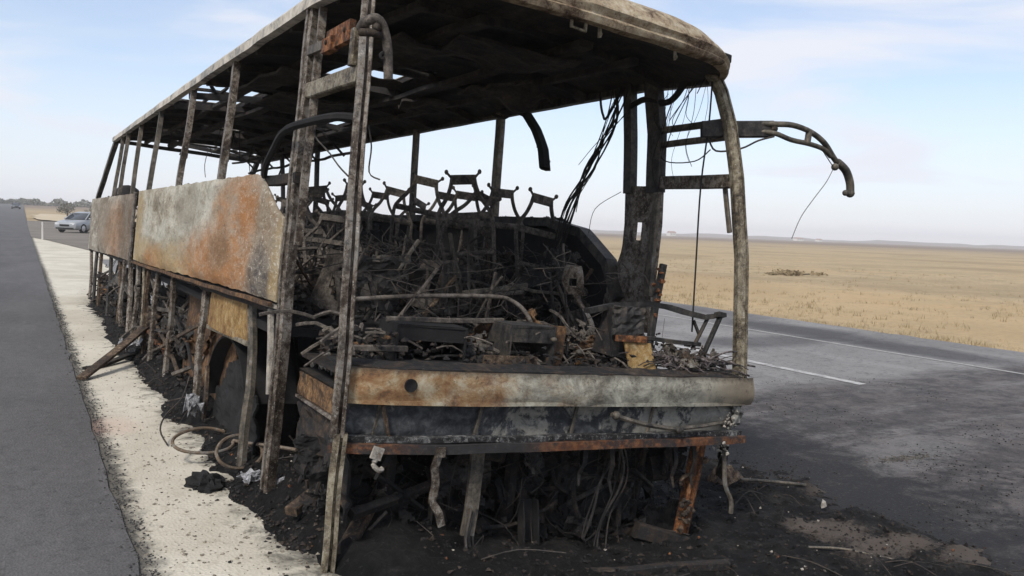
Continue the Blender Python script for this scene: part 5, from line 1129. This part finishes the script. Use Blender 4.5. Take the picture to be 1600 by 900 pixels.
# cars
t = NT('silver car paint', .3, .25, .5); M['silver'] = t.out((.33, .34, .35)); t = NT('dark car paint', .35, .1, .5); M['darkpaint'] = t.out((.035, .04, .05))
t = NT('car glass', .08, 0, .6); M['glass'] = t.out((.025, .03, .035)); t = NT('rubber', .9, 0, .2); M['rubber'] = t.out((.018, .018, .018)); t = NT('alloy', .35, .7, .5); M['alloy'] = t.out((.45, .45, .46)); t = NT('lamp lens', .12, 0, .6); M['lens'] = t.out((.62, .63, .64)); t = NT('red lens', .2, 0, .5); M['redlens'] = t.out((.3, .02, .015))
def make_car(loc, rz, paint, label):
    r_ = empty('parked_car', loc, label, 'car', None, (0, 0, rz))   # front towards -y, length 4.3
    def loft(secs, name, mat, parent=r_):
        m = MB(); v = []; f = []; n = len(secs[0])
        for s_ in secs: v += s_
        for i in range(len(secs)-1):
            for j in range(n): f.append((i*n+j, i*n+(j+1) % n, (i+1)*n+(j+1) % n, (i+1)*n+j))
        f += [tuple(range(n-1, -1, -1)), tuple(range((len(secs)-1)*n, len(secs)*n))]
        return m.add(v, f).build(name, mat, parent, smooth=True)
    def sec(y_, w_, zb, zt, rr=.1): return [(-w_, y_, zb+rr), (-w_+rr, y_, zb), (w_-rr, y_, zb), (w_, y_, zb+rr), (w_, y_, zt-rr), (w_-rr, y_, zt), (-w_+rr, y_, zt), (-w_, y_, zt-rr)]
    body = loft([sec(-2.15, .62, .35, .62), sec(-2.08, .78, .24, .72), sec(-1.7, .86, .2, .80), sec(-.9, .87, .2, .93), sec(.2, .88, .2, .95), sec(1.4, .87, .2, .97), sec(1.95, .84, .24, .98), sec(2.15, .74, .34, .86)], 'body', paint)
    loft([sec(-1.0, .74, .90, .96, .02), sec(-.35, .66, .92, 1.38, .06), sec(.3, .64, .92, 1.46, .07), sec(1.0, .64, .92, 1.44, .07), sec(1.75, .70, .92, 1.02, .03)], 'cabin', M['glass'])
    loft([sec(-.32, .60, 1.37, 1.41, .02), sec(.3, .61, 1.44, 1.49, .02), sec(.98, .60, 1.42, 1.47, .02)], 'roof', paint)
    for s_ in (-1, 1):
        MB().sweep([(s_*.78, -1.0, .94), (s_*.665, -.35, 1.39)], [(-.03, -.02), (.03, -.02), (.03, .02), (-.03, .02)]).build('windscreen_pillar', paint, r_)
        MB().bar((s_*.675, .35, .95), (s_*.645, .32, 1.45), .05, .05).build('door_pillar', paint, r_)
        MB().bar((s_*.72, 1.72, 1.0), (s_*.645, 1.0, 1.44), .07, .05).build('rear_pillar', paint, r_)
        MB().ball((s_*.92, -.75, 1.0), .1, 8, 6, (.9, .6, .7)).build('mirror', paint, r_)
        MB().box((s_*.56, -2.10, .62), (.3, .1, .13)).build('headlight', M['lens'], r_)
        MB().box((s_*.62, 2.08, .78), (.22, .1, .14)).build('tail_light', M['redlens'], r_)
        for y_ in (-1.32, 1.3):
            w_ = MB(); pts = []
            v = []; f = []; n = 20
            for (u, q) in ((-.1, .22), (-.1, .30), (-.07, .325), (.07, .325), (.1, .30), (.1, .22)):
                for k in range(n): v.append((s_*.78+u, y_+q*math.cos(2*PI*k/n), .325+q*math.sin(2*PI*k/n)))
            for i in range(5):
                for k in range(n): f.append((i*n+k, i*n+(k+1) % n, (i+1)*n+(k+1) % n, (i+1)*n+k))
            wh = w_.add(v, f).build('wheel', M['rubber'], r_, smooth=True)
            w2 = MB(); v = [(s_*.88, y_, .325)]; f = []
            for k in range(n): v.append((s_*.86, y_+.225*math.cos(2*PI*k/n), .325+.225*math.sin(2*PI*k/n)))
            for k in range(n): f.append((0, 1+k, 1+(k+1) % n))
            w2.add(v, f).build('rim', M['alloy'], wh)
    MB().box((0, -2.16, .52), (.7, .05, .12)).build('grille', M['rubber'], r_)
    MB().box((0, -2.12, .31), (1.3, .08, .08)).build('bumper_intake', M['rubber'], r_)
    return r_
make_car((4.35, 66.5, terrain(4.3, 66.5)+.06), math.radians(-38), M['silver'], 'silver car parked on the junction behind the wreck')
X, Y = at(23, 235); make_car((X, Y, terrain(X, Y)+.14), math.radians(4), M['darkpaint'], 'dark car far off on the road at the left edge')

# ------------------------------------------------------------------ dusty air
hm = bpy.data.materials.new('dusty air'); hm.use_nodes = True; ht = hm.node_tree; ht.nodes.clear()
hv = ht.nodes.new('ShaderNodeVolumePrincipled'); ho = ht.nodes.new('ShaderNodeOutputMaterial'); ht.links.new(hv.outputs[0], ho.inputs['Volume'])
hv.inputs['Color'].default_value = (1, 1, 1, 1); hv.inputs['Density'].default_value = .0006; hv.inputs['Anisotropy'].default_value = 0
MB().box((0, 0, 11), (6800, 6800, 36)).build('haze', hm, kind='stuff')
